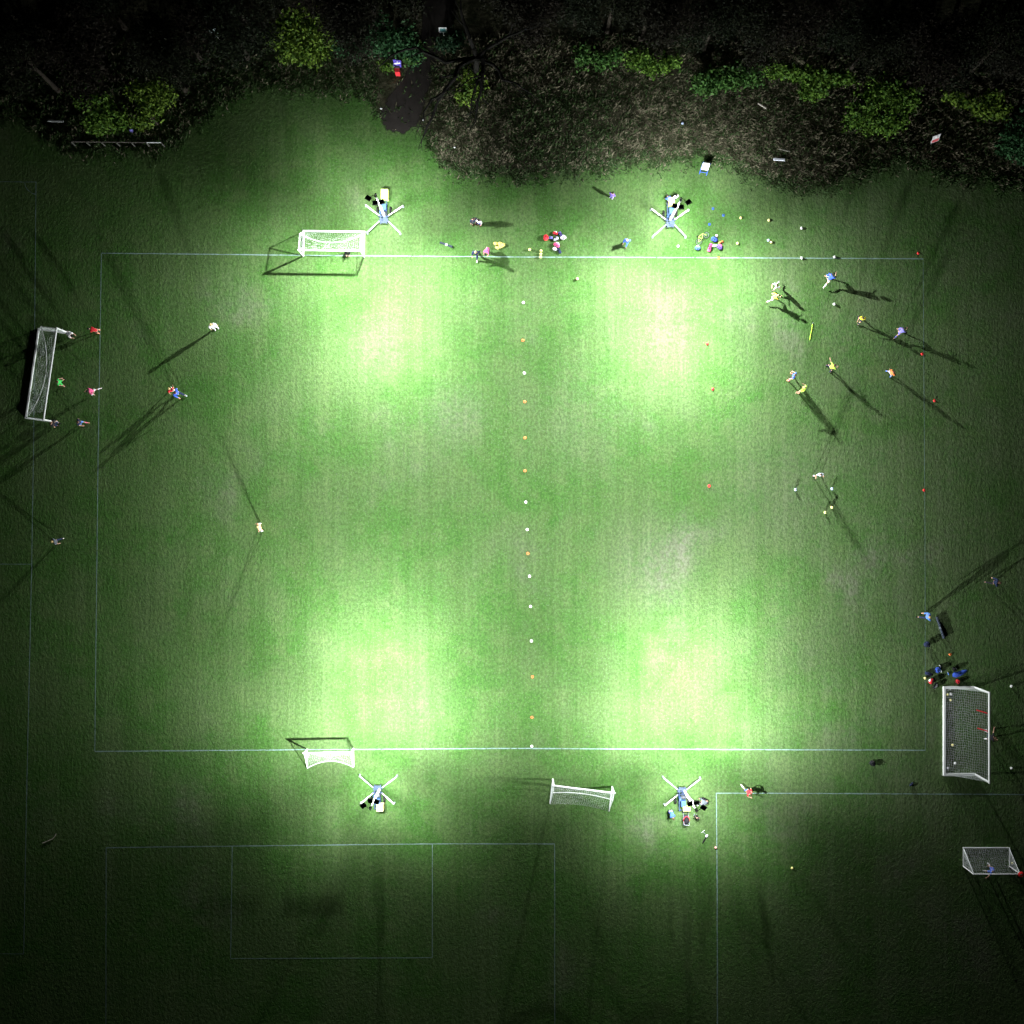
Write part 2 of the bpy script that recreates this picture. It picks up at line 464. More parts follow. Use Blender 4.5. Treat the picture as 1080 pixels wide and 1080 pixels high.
def tower(cx, cy, mx, my, f, side, cover, label, cov_off, gain=1.0, rear=1.0, cov=(0.63, 0.85)):
    """f: pitch direction on y; side: image side (+1 right) of the lamp on the long arm"""
    base = G(cx, cy)
    t = thing('lighting_tower', label, 'lighting tower', base, 0, 'portable lighting towers round the pitch')
    m = G(mx, my) - base
    ch = MB()
    for sx in (-.24, .24): ch.box((sx, -f * .55, .42), (.07, 2.0, .10))
    for yy in (.35, -.15, -.75, -1.45): ch.box((0, -f * -yy if f < 0 else yy, .42), (.41, .07, .08))
    ch.box((0, f * .05, .40), (.72, .10, .09)); ch.box((0, f * .22, .40), (.85, .12, .09)); ch.box((0, -f * .2, .40), (.85, .12, .09)); ch.box((.1, f * .02, .47), (.3, .3, .06))
    ch.obj('chassis', BLUE_STEEL, t)
    cab = MB(); cab.box((.05, -f * .85, .62), (.42, .55, .32), taper=.88); cab.box((-.22, -f * .45, .66), (.2, .26, .36), taper=.9)
    cab.obj('control_cabinet', mat('blue_cabinet', (0.045, 0.10, 0.26), 0.5, .4, 7), t, bevel=.02)
    dr = MB(); dr.tube((-.12, -f * .32, .72), (.22, -f * .32, .72), .14, n=14); dr.tube((-.16, -f * .32, .72), (-.12, -f * .32, .72), .19, n=14); dr.tube((.22, -f * .32, .72), (.26, -f * .32, .72), .19, n=14)
    dr.obj('winch_drum', mat('dark_drum_steel', (.05, .055, .07), .5, .4, 9), t)
    for sx in (-1, 1):
        w = MB(); w.ring((sx * .52, -f * .75, .28), .21, .07, 'X'); wo = w.obj('wheel', RUBBER, t)
        h = MB(); h.tube((sx * .48, -f * .75, .28), (sx * .56, -f * .75, .28), .15, n=14); h.obj('rim', GALV, wo)
    for sx, sy, lx, ly in ((-1, 1, 1.52, 1.15), (1, 1, 1.55, 1.08), (-1, -1, 1.4, 1.12), (1, -1, 1.32, 1.15)):
        lg = MB(); a = Vector((sx * .36, sy * .22, .44)); b = Vector((sx * lx, sy * ly, .30))
        lg.tube(a, a.lerp(b, .5), .045, .045, n=4); lg.tube(a.lerp(b, .38), b, .066, .066, n=4)
        lo = lg.obj('outrigger_leg', GALV if sy * f > 0 else WHITE_STEEL, t)
        ft = MB(); ft.tube(b + Vector((0, 0, .04)), (b.x, b.y, .03), .035, n=8); ft.tube((b.x, b.y, .03), (b.x, b.y, 0), .085, .095, n=12)
        ft.obj('foot', GALV, lo)
    c = MB(); o = Vector(cov_off)
    c.box((o.x, o.y, .66), (cov[0], cov[1], .62), taper=.94); c.box((o.x, o.y, .30), (cov[0] * .8, cov[1] * .85, .10))
    cc = c.obj('generator_cover', cover, t, bevel=.03)
    vn = MB()
    for k in range(5): vn.box((o.x, o.y - f * (cov[1] / 2 + .004), .5 + k * .07), (cov[0] * .6, .012, .03))
    vn.obj('vent', BLACK, cc)
    ms = MB(); z0 = .35
    for z1, r in ((2.2, .115), (3.9, .09), (5.5, .07)):
        ms.tube((m.x, m.y, z0), (m.x, m.y, z1), r, n=10); z0 = z1 - .12
    ms.obj('mast', WHITE_STEEL, t)
    hd = MB(); hd.box((m.x, m.y + f * .02, 5.47), (.20, .26, .10)); hd.tube((m.x, m.y - f * .1, 5.45), (m.x, m.y - f * .1, 5.62), .05)
    hd.obj('mast_head', WHITE_STEEL, t)
    lamps = [(side * .56, .22, 60 * side, 5.52), (side * .03, .56, 0, 5.42), (side * -.46, .48, -40 * side, 5.42)]
    arm = MB(); arm.tube((m.x, m.y - f * .08, 5.6), (m.x + side * .5, m.y + f * .22, 5.55), .022)
    for lx, ly, az, lz in lamps[1:]: arm.tube((m.x, m.y + f * .25, 5.5), (m.x + lx, m.y + f * (ly - .08), lz + .06), .022)
    arm.obj('lamp_bracket', BLACK, t)
    for i, (lx, ly, az, lz) in enumerate(lamps):
        p = Vector((m.x + lx, m.y + f * ly, lz))
        aim = math.radians(az * .55)
        rot = Matrix.Rotation(-aim * f, 3, 'Z') @ Matrix.Rotation(math.radians(20) * f, 3, 'X')
        hb = MB(); hb.box(p, (.42, .37, .10), rot)
        for k in range(5): hb.box(p + rot @ Vector((-.14 + .07 * k, 0, .065)), (.012, .32, .03), rot)
        ho = hb.obj('floodlight', BLACK, t)
        ln = MB(); ln.box(p + rot @ Vector((0, 0, -.056)), (.34, .32, .008), rot); ln.obj('lens', LENS, ho)
    P = [Vector((m.x + lx, m.y + f * ly, lz)) + Vector((0, f * .16, -.16)) for lx, ly, az, lz in lamps]
    lf = P[0] if side < 0 else P[2]; rt = P[2] if side < 0 else P[0]; md = P[1]
    g_ = gain
    # flood optics: wide flat beams over the pitch, softer spill round and behind the tower
    for q, sg in ((lf, -1), (rt, 1)):
        spot(t, q, sg * 22, 18, 64, 64 * g_, f, .30)
        spot(t, q, sg * 30, 28, 60, 15 * g_, f, .42)
        spot(t, q, sg * 32, 28, 76, 62 * g_, f, .31)
        spot(t, q, sg * 60, 70, 76, 11 * g_, f)
        spot(t, q + Vector((sg * .1, 0, .02)), sg * 120, 42, 44, 6.2 * g_, f, .45)
        spot(t, q + Vector((sg * .25, -f * .7, .05)), sg * 165, 34 if f < 0 else 44, 46, 6.0 * rear, f)
    spot(t, md, 0, 13, 54, 165 * g_, f, .34)
    spot(t, md, 0, 40, 64, 9 * g_, f, .6)
    return t
tower(405.5, 232, 406, 229, -1, -1, LIME, 'portable lighting tower with a large pale lime cover, beside the white goal at the top', (.12, 1.85, 0), 1.10, .8)
tower(706, 236, 706, 233, -1, 1, CREAM, 'portable lighting tower on the top touchline with two children standing at its cream cover', (.05, 1.6, 0), 1.17, 1.1, (.5, .6))
tower(399, 832, 401, 831, 1, -1, CREAM, 'portable lighting tower standing alone beside the small bottom goal', (.25, -1.3, 0), 1.06, .35, (.6, .6))
tower(718.5, 834, 721, 833, 1, 1, LIME, 'portable lighting tower at the bottom touchline with pushchair and people behind it', (.30, -1.25, 0), 1.14, .85, (.64, .34))

# ------------------------------------------------------------------ goals
NETM = mat('white_net_cord', (0.62, 0.66, 0.66), 0.9, 0.1, 5)
GOALW = mat('white_goal_frame', (0.82, 0.83, 0.84), 0.35, 0.05, 5)
ROPE = mat('white_net_rope', (0.75, 0.77, 0.78), 0.8, 0.1, 5)
def goal(fl, fr, h, depth, label, ridge=None, r=0.06, back_r=0.06, sag=0.18, cell=0.15, cord=0.006, back_bow=0.0, back_bar=True, ridge_bow=0.25, brace=True, side_box=False):
    """fl, fr: where the two posts stand; the net lies to the left of the way from one to the other"""
    a = G(*fl); b = G(*fr); w = (b - a).length
    mid = (a + b) / 2; ang = math.atan2((b - a).y, (b - a).x)
    t = thing('football_goal', label, 'goal', mid, ang, 'white portable football goals')
    hw = w / 2
    # the net profile, from crossbar (v=0) to ground at the back (v=1)
    def prof(u, v):
        k = 1 - (u / hw) ** 2
        if ridge:
            rd, rz = ridge
            if v < .45:
                q = v / .45; y = rd * q; z = h + (rz - h) * q - sag * 4 * q * (1 - q) * k * .6 - ridge_bow * .5 * q * k
                y -= ridge_bow * q * k
            else:
                q = (v - .45) / .55; y = rd + (depth - rd) * q; z = rz + (.06 - rz) * q - ridge_bow * .5 * k * (1 - q)
                y -= ridge_bow * k * (1 - q) + back_bow * k * q
        else:
            y = depth * v; z = h + (.06 - h) * v - sag * 4 * v * (1 - v) * (.35 + .65 * k)
            y -= back_bow * k * v
        return Vector((u, y, max(z, .03)))
    f = MB(); f.tube((-hw - r, 0, h), (hw + r, 0, h), r, n=10); f.obj('crossbar', GOALW, t)
    for s in (-1, 1):
        p = MB(); p.tube((s * hw, 0, 0), (s * hw, 0, h - r), r, n=10); p.obj('post', GOALW, t)
        sb = MB()
        if side_box: sb.box((s * hw, depth / 2, back_r), (back_r * 2, depth - r * 2, back_r * 2))
        else: sb.tube((s * hw, r, back_r), (s * hw, depth - back_r, back_r), back_r * .8, n=8)
        sb.obj('side_bar', GOALW, t)
        if ridge:
            st = MB(); st.path([Vector((s * (hw - .03), .04, h - .02)), Vector((s * (hw - .03), ridge[0], ridge[1])), Vector((s * (hw - .03), depth - .05, .1))], .022, 6); st.obj('stanchion', GOALW, t)
        elif brace:
            st = MB(); st.tube((s * (hw - .03), depth - .06, .1), (s * (hw - .03), .05, h - .05), .024, n=6); st.obj('brace', GOALW, t)
    if back_bar:
        bb = MB(); bb.box((0, depth, back_r), (w + 2 * back_r, back_r * 2, back_r * 2)); bb.obj('back_bar', GOALW, t, bevel=.02)
    nt = MB(); nu = max(6, round(w / cell)); nv = max(6, round((depth + h) * .85 / cell))
    rj = random.Random(int(w * 100)); ph = [rj.uniform(0, 6.28) for _ in range(4)]
    def slack(p, i, j):
        e = min(1, i / 3, (nu - i) / 3, j / 3, (nv - j) / 3)
        return p + e * Vector((rj.gauss(0, .022) + .035 * math.sin(j * .9 + ph[0]), rj.gauss(0, .022) + .05 * math.sin(i * .8 + ph[1]) * math.sin(j * .45 + ph[2]), .05 * math.sin(i * .5 + ph[3])))
    P = [[slack(prof(-hw + w * i / nu, j / nv), i, j) for j in range(nv + 1)] for i in range(nu + 1)]
    for row_ in P:
        for p in row_: p.z = max(p.z, .02)
    for i in range(nu + 1):
        for j in range(nv): nt.tube(P[i][j], P[i][j + 1], cord, n=3, cap=False)
    for j in range(1, nv + 1):
        for i in range(nu): nt.tube(P[i][j], P[i + 1][j], cord, n=3, cap=False)
    for s, col in ((-1, 0), (1, nu)):
        ns = max(4, round(h / cell))
        for q in range(1, ns):
            prev = Vector((s * hw, 0, h * q / ns))
            for j in range(1, nv + 1):
                pp = P[col][j]; cur = Vector((s * hw, pp.y, min(pp.z, h) * q / ns)); nt.tube(prev, cur, cord, n=3, cap=False); prev = cur
        for j in range(1, nv): pp = P[col][j]; nt.tube(pp, (s * hw, pp.y, .03), cord, n=3, cap=False)
    nt.obj('net', NETM, t)
    if ridge:
        rp = MB(); rp.path([prof(-hw + w * i / 24, .45) for i in range(25)], .028, 6); rp.obj('net_rope', ROPE, t)
    elif back_bow:
        rp = MB(); rp.path([prof(-hw + w * i / 24, 1.0) for i in range(25)], .03, 6); rp.obj('net_rope', ROPE, t)
    return t
goal((320, 270), (384, 271), 1.83, 2.05, 'white goal standing on the top touchline beside a lighting tower', ridge=(1.35, 1.70), r=.06, back_r=.065, ridge_bow=.6, sag=.2, cord=.0026)
goal((61, 445.5), (74.5, 352), 2.44, 2.62, 'tall goal with blue grey net in the dark at the left edge of the field', ridge=(1.35, 2.32), r=.065, back_r=.07, ridge_bow=.75, sag=.3, cord=.0042, side_box=True)
goal((1028, 816.5), (1028, 725), 2.44, 2.55, 'full size goal at the right with loose balls lying inside its net', r=.085, back_r=.10, sag=.28, cell=.2, cord=.0042, brace=False, side_box=True)
goal((372.6, 789.3), (323.7, 790.3), 1.22, 1.55, 'low wide goal with sagging net on the bottom touchline', r=.06, back_r=.06, sag=.05, back_bow=.55, back_bar=False, cord=.0032, brace=True)
goal((645.5, 829.7), (583, 822), 1.83, 2.05, 'white goal set slightly askew between the two bottom lighting towers', ridge=(.65, 1.6), r=.07, back_r=.05, ridge_bow=.2, sag=.15, back_bow=.25, back_bar=False, cell=.17, cord=.0042)
goal((1015.7, 913.4), (1064.3, 913.4), 1.80, 1.52, 'thin framed goal in the dark at the lower right with a keeper in blue', r=.045, back_r=.04, sag=.12, cell=.17, cord=.0036)

# ------------------------------------------------------------------ people
def sk(v=(0, 0, 0)): return Vector(v)
BASE = dict(
    pelvis=(0, 0, .94), spine=(0, .01, 1.10), chest=(0, .0, 1.32), neck=(0, .0, 1.48), head=(0, .025, 1.63),
    hipL=(-.10, 0, .90), kneeL=(-.11, .03, .50), ankL=(-.115, -.02, .085), toeL=(-.135, .15, .035),
    hipR=(.10, 0, .90), kneeR=(.11, .03, .50), ankR=(.115, -.02, .085), toeR=(.135, .15, .035),
    shL=(-.18, 0, 1.41), elL=(-.25, -.02, 1.13), wrL=(-.27, .09, .90),
    shR=(.18, 0, 1.41), elR=(.25, -.02, 1.13), wrR=(.27, .09, .90))
def pose(**kw):
    d = dict(BASE); d.update(kw); return {k: Vector(v) for k, v in d.items()}
POSES = {
    'stand': pose(),
    'wide': pose(kneeL=(-.22, .05, .50), ankL=(-.34, 0, .085), toeL=(-.39, .15, .035), kneeR=(.20, .10, .50), ankR=(.28, .05, .085), toeR=(.32, .21, .035), elL=(-.29, -.04, 1.14), wrL=(-.34, .12, .95), elR=(.29, .03, 1.14), wrR=(.30, .22, .98)),
    'walk': pose(kneeL=(-.11, .20, .53), ankL=(-.11, .32, .12), toeL=(-.12, .48, .10), kneeR=(.11, -.03, .50), ankR=(.11, -.34, .14), toeR=(.12, -.20, .05), elL=(-.26, -.14, 1.15), wrL=(-.27, -.18, .92), elR=(.26, .10, 1.15), wrR=(.24, .28, .98), spine=(0, .03, 1.10), chest=(0, .05, 1.32), neck=(0, .06, 1.48), head=(0, .09, 1.63)),
    'run': pose(pelvis=(0, 0, .92), spine=(0, .08, 1.07), chest=(0, .17, 1.27), neck=(0, .23, 1.42), head=(0, .28, 1.57), shL=(-.18, .20, 1.36), shR=(.18, .16, 1.36),
                kneeL=(-.12, .36, .66), ankL=(-.12, .30, .25), toeL=(-.12, .46, .20), kneeR=(.11, -.12, .52), ankR=(.11, -.52, .40), toeR=(.11, -.55, .24), elL=(-.33, -.04, 1.17), wrL=(-.34, .02, .93), elR=(.33, .30, 1.15), wrR=(.20, .50, 1.22)),
    'kick': pose(pelvis=(0, 0, .90), spine=(0, -.03, 1.06), chest=(0, -.08, 1.27), neck=(0, -.06, 1.42), head=(0, .0, 1.56), shL=(-.18, -.10, 1.36), shR=(.18, -.06, 1.36),
                 kneeR=(.12, .36, .74), ankR=(.13, .74, .55), toeR=(.13, .86, .66), kneeL=(-.11, -.02, .48), ankL=(-.12, -.22, .085), toeL=(-.14, -.06, .035), elL=(-.40, -.04, 1.20), wrL=(-.52, .14, 1.10), elR=(.34, -.20, 1.14), wrR=(.40, -.32, .98)),
    'bend': pose(pelvis=(0, -.12, .82), spine=(0, .06, .95), chest=(0, .28, 1.05), neck=(0, .42, 1.10), head=(0, .54, 1.16), shL=(-.17, .34, 1.07), shR=(.17, .34, 1.07), hipL=(-.10, -.12, .78), hipR=(.10, -.12, .78),
                 kneeL=(-.15, .16, .48), ankL=(-.15, -.02, .085), kneeR=(.15, .16, .48), ankR=(.15, -.02, .085), elL=(-.22, .40, .80), wrL=(-.16, .48, .58), elR=(.22, .40, .80), wrR=(.16, .48, .58)),
    'crouch': pose(pelvis=(0, -.15, .48), spine=(0, -.06, .64), chest=(0, .08, .84), neck=(0, .16, .98), head=(0, .24, 1.11), shL=(-.17, .10, .92), shR=(.17, .10, .92), hipL=(-.10, -.12, .45), hipR=(.10, -.12, .45),
                   kneeL=(-.18, .26, .50), ankL=(-.15, -.05, .085), kneeR=(.18, .26, .50), ankR=(.15, -.05, .085), elL=(-.26, .22, .66), wrL=(-.16, .42, .52), elR=(.26, .22, .66), wrR=(.16, .42, .52)),
    'reach': pose(pelvis=(0, 0, .88), kneeL=(-.24, .12, .48), ankL=(-.30, 0, .085), toeL=(-.36, .15, .035), kneeR=(.24, .12, .48), ankR=(.30, 0, .085), toeR=(.36, .15, .035), hipL=(-.10, 0, .84), hipR=(.10, 0, .84),
                  spine=(0, .05, 1.03), chest=(0, .12, 1.24), neck=(0, .15, 1.39), head=(0, .20, 1.53), shL=(-.18, .13, 1.33), shR=(.18, .13, 1.33), elL=(-.40, .16, 1.22), wrL=(-.60, .22, 1.20), elR=(.32, .22, 1.08), wrR=(.26, .42, 1.06)),
}
def skin_mesh(name, verts, edges, radii, root=0, levels=1):
    me = bpy.data.meshes.new(name)
    me.from_pydata([tuple(v) for v in verts], edges, [])
    o = bpy.data.objects.new(name, me); COL.objects.link(o)
    m = o.modifiers.new('skin', 'SKIN'); m.use_smooth_shade = True
    for i, r in enumerate(radii):
        sv = me.skin_vertices[0].data[i]; sv.radius = (r, r) if not isinstance(r, tuple) else r
        sv.use_root = (i == root)
    if levels:
        s = o.modifiers.new('sub', 'SUBSURF'); s.levels = levels; s.render_levels = levels
    dg = bpy.context.evaluated_depsgraph_get(); dg.update()
    res = bpy.data.meshes.new_from_object(o.evaluated_get(dg))
    res.name = name
    bpy.data.objects.remove(o); bpy.data.meshes.remove(me)
    return res
def graph(J, names, edges, rad, extra=()):
    verts = [J[n] for n in names]; ix = {n: i for i, n in enumerate(names)}
    ed = [(ix[a], ix[b]) for a, b in edges]; rr = [rad[n] for n in names]
    for parent, p, r, key in extra:
        ix[key] = len(verts); verts.append(p); rr.append(r); ed.append((ix[parent], ix[key]))
    return verts, ed, rr
def build_pose(J):
    out = {}
    names = ['pelvis', 'spine', 'chest', 'neck', 'hipL', 'kneeL', 'ankL', 'toeL', 'hipR', 'kneeR', 'ankR', 'toeR', 'shL', 'elL', 'wrL', 'shR', 'elR', 'wrR']
    edges = [('pelvis', 'spine'), ('spine', 'chest'), ('chest', 'neck')]
    for s in 'LR': edges += [('pelvis', 'hip' + s), ('hip' + s, 'knee' + s), ('knee' + s, 'ank' + s), ('ank' + s, 'toe' + s), ('chest', 'sh' + s), ('sh' + s, 'el' + s), ('el' + s, 'wr' + s)]
    rad = dict(pelvis=.125, spine=.115, chest=.135, neck=.058)
    for s in 'LR': rad.update({'hip' + s: .088, 'knee' + s: .058, 'ank' + s: .042, 'toe' + s: .036, 'sh' + s: .068, 'el' + s: .043, 'wr' + s: .029})
    extra = []
    for s, sg in (('L', -1), ('R', 1)):
        d = (J['wr' + s] - J['el' + s]).normalized()
        side = d.cross(Vector((0, 0, 1)))
        side = side.normalized() if side.length > .1 else Vector((0, 1, 0))
        nrm = d.cross(side).normalized()
        pl = J['wr' + s] + d * .085
        extra.append(('wr' + s, pl, (.040, .026), 'palm' + s))
        for k, (off, ln) in enumerate(((-.034, .070), (-.012, .084), (.012, .078), (.034, .058))):
            a = pl + side * off + d * (.03 + ln * .45) + nrm * .006
            extra.append(('palm' + s, a, .010, f'f{s}{k}a'))
            extra.append((f'f{s}{k}a', a + d * ln * .5 + nrm * .022, .008, f'f{s}{k}b'))
        th = J['wr' + s] + d * .05 + side * -.055
        extra.append(('wr' + s, th, .012, f't{s}a')); extra.append((f't{s}a', th + d * .045 - side * .008, .009, f't{s}b'))
    v, e, r = graph(J, names, edges, rad, extra)
    body = skin_mesh('person_body', v, e, r)
    # head with a face, joined into the same mesh
    hd = MB(); nu, nv = 16, 12
    up = (J['head'] - J['neck']).normalized(); fw = Vector((0, 1, 0)); fw = (fw - up * fw.dot(up)).normalized(); rt = fw.cross(up)
    R = Matrix((rt, fw, up)).transposed()
    vs = []; fs = []
    for j in range(nv + 1):
        ph = math.pi * j / nv
        for i in range(nu):
            th = 2 * math.pi * i / nu
            x, y, z = math.sin(ph) * math.cos(th), math.sin(ph) * math.sin(th), math.cos(ph)
            wdt = .076 * (1 - .18 * max(0, -z)); p = Vector((x * wdt, y * .097, z * .118))
            if y > 0.9 and -.35 < z < .05: p.y += .022          # nose
            if y > 0.8 and .05 <= z < .3: p.y -= .006            # eye line
            if abs(x) > .95 and -.3 < z < .3: p.x *= 1.16         # ears
            if y > .6 and z < -.6: p.y += .012                    # chin
            vs.append(J['head'] + R @ p)
    for j in range(nv):
        for i in range(nu): fs.append((j * nu + i, (j + 1) * nu + i, (j + 1) * nu + (i + 1) % nu, j * nu + (i + 1) % nu))
    hd.add(vs, fs)
    for sx in (-.03, .03): hd.ball(J['head'] + R @ Vector((sx, .088, .014)), .011, 8, 6)
    mth = J['head'] + R @ Vector((0, .088, -.052)); hd.box(mth, (.042, .012, .009), R)
    bm = bmesh.new(); bm.from_mesh(body); bm.from_mesh(hd.mesh('head', None, True)); bm.to_mesh(body); bm.free()
    for p in body.polygons: p.use_smooth = True
    body.materials.append(None); out['body'] = body
    # hair: a cap over crown and back
    hr = MB(); vs = []; fs = []
    for j in range(8):
        ph = math.pi * .62 * j / 7
        for i in range(16):
            th = 2 * math.pi * i / 16
            x, y, z = math.sin(ph) * math.cos(th), math.sin(ph) * math.sin(th), math.cos(ph)
            if y > .35 and z < .45: z = .45; 
            vs.append(J['head'] + R @ Vector((x * .090, y * .104 - .008, z * .132)))
    for j in range(7):
        for i in range(16): fs.append((j * 16 + i, (j + 1) * 16 + i, (j + 1) * 16 + (i + 1) % 16, j * 16 + (i + 1) % 16))
    hr.add(vs, fs); out['hair'] = hr.mesh('hair', None, True); out['hair'].materials.append(None)
    # shirt with sleeves
    K = dict(J); K['hem'] = J['pelvis'] + Vector((0, 0, -.03)); K['col'] = J['chest'].lerp(J['neck'], .55)
    for s in 'LR': K['sl' + s] = J['sh' + s].lerp(J['el' + s], .78); K['slw' + s] = J['el' + s].lerp(J['wr' + s], .85)
    def shirt(long):
        nm = ['hem', 'spine', 'chest', 'col', 'shL', 'slL', 'shR', 'slR']; ed = [('hem', 'spine'), ('spine', 'chest'), ('chest', 'col'), ('chest', 'shL'), ('shL', 'slL'), ('chest', 'shR'), ('shR', 'slR')]
        rd = dict(hem=.158, spine=.150, chest=.165, col=.085, shL=.088, shR=.088, slL=.072, slR=.072, slwL=.052, slwR=.052)
        if long: nm += ['slwL', 'slwR']; ed += [('slL', 'slwL'), ('slR', 'slwR')]; rd.update(hem=.168, spine=.162, chest=.175)
        return skin_mesh('shirt', *graph(K, nm, ed, rd))
    out['shirt'] = shirt(False); out['jacket'] = shirt(True)
    for s in 'LR': K['kn' + s] = J['hip' + s].lerp(J['knee' + s], .82); K['cuff' + s] = J['knee' + s].lerp(J['ank' + s], .93)
    K['waist'] = J['pelvis'] + Vector((0, 0, .06))
    ed = [('waist', 'pelvis')] + [(a + s, b + s) for s in 'LR' for a, b in (('hip', 'kn'),)] + [('pelvis', 'hipL'), ('pelvis', 'hipR')]
    rd = dict(waist=.135, pelvis=.150, hipL=.112, hipR=.112, knL=.092, knR=.092, kneeL=.078, kneeR=.078, cuffL=.062, cuffR=.062)
    out['shorts'] = skin_mesh('shorts', *graph(K, ['waist', 'pelvis', 'hipL', 'hipR', 'knL', 'knR'], ed, rd))
    ed = [('waist', 'pelvis'), ('pelvis', 'hipL'), ('pelvis', 'hipR')] + [(a + s, b + s) for s in 'LR' for a, b in (('hip', 'knee'), ('knee', 'cuff'))]
    out['trousers'] = skin_mesh('trousers', *graph(K, ['waist', 'pelvis', 'hipL', 'hipR', 'kneeL', 'kneeR', 'cuffL', 'cuffR'], ed, rd))
    for s in 'LR':
        a, b = J['ank' + s], J['toe' + s]
        out['shoe' + s] = skin_mesh('shoe', [a + Vector((0, -.05, -.035)), a.lerp(b, .5) + Vector((0, 0, -.01)), b + Vector((0, .05, .01))], [(0, 1), (1, 2)], [.048, .052, .040])
        out['sock' + s] = skin_mesh('sock', [J['knee' + s].lerp(a, .25), J['knee' + s].lerp(a, .55), a], [(0, 1), (1, 2)], [.060, .060, .050])
        for k in ('shoe', 'sock'):
            if not out[k + s].materials: out[k + s].materials.append(None)
    for k in out:
        if not len(out[k].materials): out[k].materials.append(None)
        for p in out[k].polygons: p.use_smooth = True
    return out
POSE_MESH = {k: build_pose(J) for k, J in POSES.items()}
SKIN = [mat('skin_light', (0.46, 0.27, 0.19), .6, .06), mat('skin_tan', (0.30, 0.16, 0.10), .6, .06), mat('skin_dark', (0.11, 0.055, 0.035), .6, .06)]
CLOTH = {}
CRGB = dict(white=(.80, .80, .84), black=(.010, .010, .014), navy=(.012, .020, .060), blue=(.05, .12, .62), sky=(.10, .22, .60), purple=(.16, .10, .46), violet=(.22, .20, .62), red=(.68, .03, .04), pink=(.72, .10, .26),
            yellow=(.85, .72, .05), lime=(.50, .78, .08), green=(.04, .62, .12), orange=(.80, .22, .06), peach=(.80, .36, .22), grey=(.10, .115, .14), slate=(.032, .042, .065), pale=(.52, .58, .66), brown=(.07, .035, .02), blonde=(.50, .36, .16), teal=(.06, .26, .24), dark=(.02, .018, .016))
def cloth(c): return mat('cloth_' + c, CRGB[c], .85, .14, 12)
def person(px, py, face, ps, ht, top, legs, hair, label, skin=0, long=False, shorts=True, shoes='black', socks=None, group=None, z=0.0):
    M = POSE_MESH[ps]; s = ht / 1.75
    o = inst('person', M['body'], SKIN[skin]); o.location = G(px, py, z); o.rotation_euler = (0, 0, -math.radians(face)); o.scale = (s * 1.18, s * 1.18, s)
    tag(o, label, 'person', group)
    inst('jacket' if long else 'shirt', M['jacket' if long else 'shirt'], cloth(top), o)
    inst('shorts' if shorts else 'trousers', M['shorts' if shorts else 'trousers'], cloth(legs), o)
    inst('hair', M['hair'], cloth(hair), o)
    for q in 'LR':
        inst('shoe', M['shoe' + q], cloth(shoes), o)
        if socks: inst('sock', M['sock' + q], cloth(socks), o)
    return o
PL = 'players training on the field'
# right side training group
person(870.5, 297, 35, 'run', 1.66, 'blue', 'white', 'dark', 'person in bright blue shirt and white shorts running just inside the top right corner line', socks='white', shoes='white')
person(817, 303, 230, 'run', 1.40, 'pale', 'white', 'blonde', 'person in a pale shirt running beside the yellow shirted player', socks='white', group=PL)
person(813, 316, 70, 'run', 1.40, 'yellow', 'white', 'blonde', 'person in a yellow shirt with white shorts running next to the pale shirted player', socks='white', group=PL)
person(905, 338, 200, 'walk', 1.40, 'yellow', 'navy', 'dark', 'person in a yellow shirt and navy shorts walking alone below the blue kicker', socks='navy', group=PL)
person(945, 352, 45, 'run', 1.45, 'violet', 'violet', 'dark', 'person in a violet blue kit running nearest the right touchline', socks='violet', group=PL)
person(936, 395, 60, 'wide', 1.45, 'orange', 'pale', 'brown', 'person in an orange shirt standing with legs apart near the right touchline', socks='sky', group=PL)
person(873, 389, 60, 'reach', 1.45, 'lime', 'navy', 'brown', 'person in a lime bib with arms out, between the orange and the blue player', socks='navy', group=PL)
person(834, 398, 300, 'wide', 1.42, 'blue', 'navy', 'brown', 'person in dark blue kit with pink socks striding past the lime bib player', socks='pink', shoes='peach', group=PL)
person(845, 412.5, 320, 'reach', 1.42, 'lime', 'lime', 'blonde', 'person in a lime bib with peach socks behind the dark blue player', socks='peach', shoes='peach', group=PL)
person(861, 501, 180, 'wide', 1.45, 'pale', 'navy', 'dark', 'person in a pale grey shirt between two white balls on the right of the field', socks='pale', group=PL)
# top touchline
person(644.5, 209, 30, 'stand', 1.38, 'purple', 'purple', 'dark', 'person in a purple top standing alone on the dim grass behind the top touchline', long=True, shorts=False, shoes='white')
person(660, 257, 200, 'walk', 1.38, 'blue', 'sky', 'blonde', 'person in blue with fair hair walking just above the top touchline', long=True, shorts=False)
person(500, 236, 160, 'stand', 1.55, 'navy', 'navy', 'dark', 'person in a dark navy coat shoulder to shoulder with someone in white and purple', long=True, shorts=False, shoes='brown')
person(505.5, 237, 210, 'stand', 1.45, 'white', 'purple', 'dark', 'person in a white top and purple trousers next to the navy coat', long=True, shorts=False, shoes='brown')
person(502.5, 270, 190, 'walk', 1.62, 'navy', 'navy', 'blonde', 'fair haired person in a navy coat standing on the top line beside the pink child', long=True, shorts=False, shoes='pale')
person(514.5, 265, 200, 'bend', 1.42, 'pink', 'navy', 'black', 'person in a pink top bending down next to the pile of yellow bibs', shorts=False)
person(705, 215, 330, 'bend', 1.30, 'blue', 'navy', 'dark', 'child in a bright blue top leaning over the cream tower cover', shorts=False, shoes='white')
person(711, 211, 340, 'stand', 1.28, 'white', 'navy', 'black', 'child in a white top with black hair behind the top right tower lamps', long=True, shorts=False)
person(367.5, 266, 180, 'crouch', 1.20, 'black', 'navy', 'dark', 'small person in dark clothes crouching in the mouth of the top white goal', long=True, shorts=False)
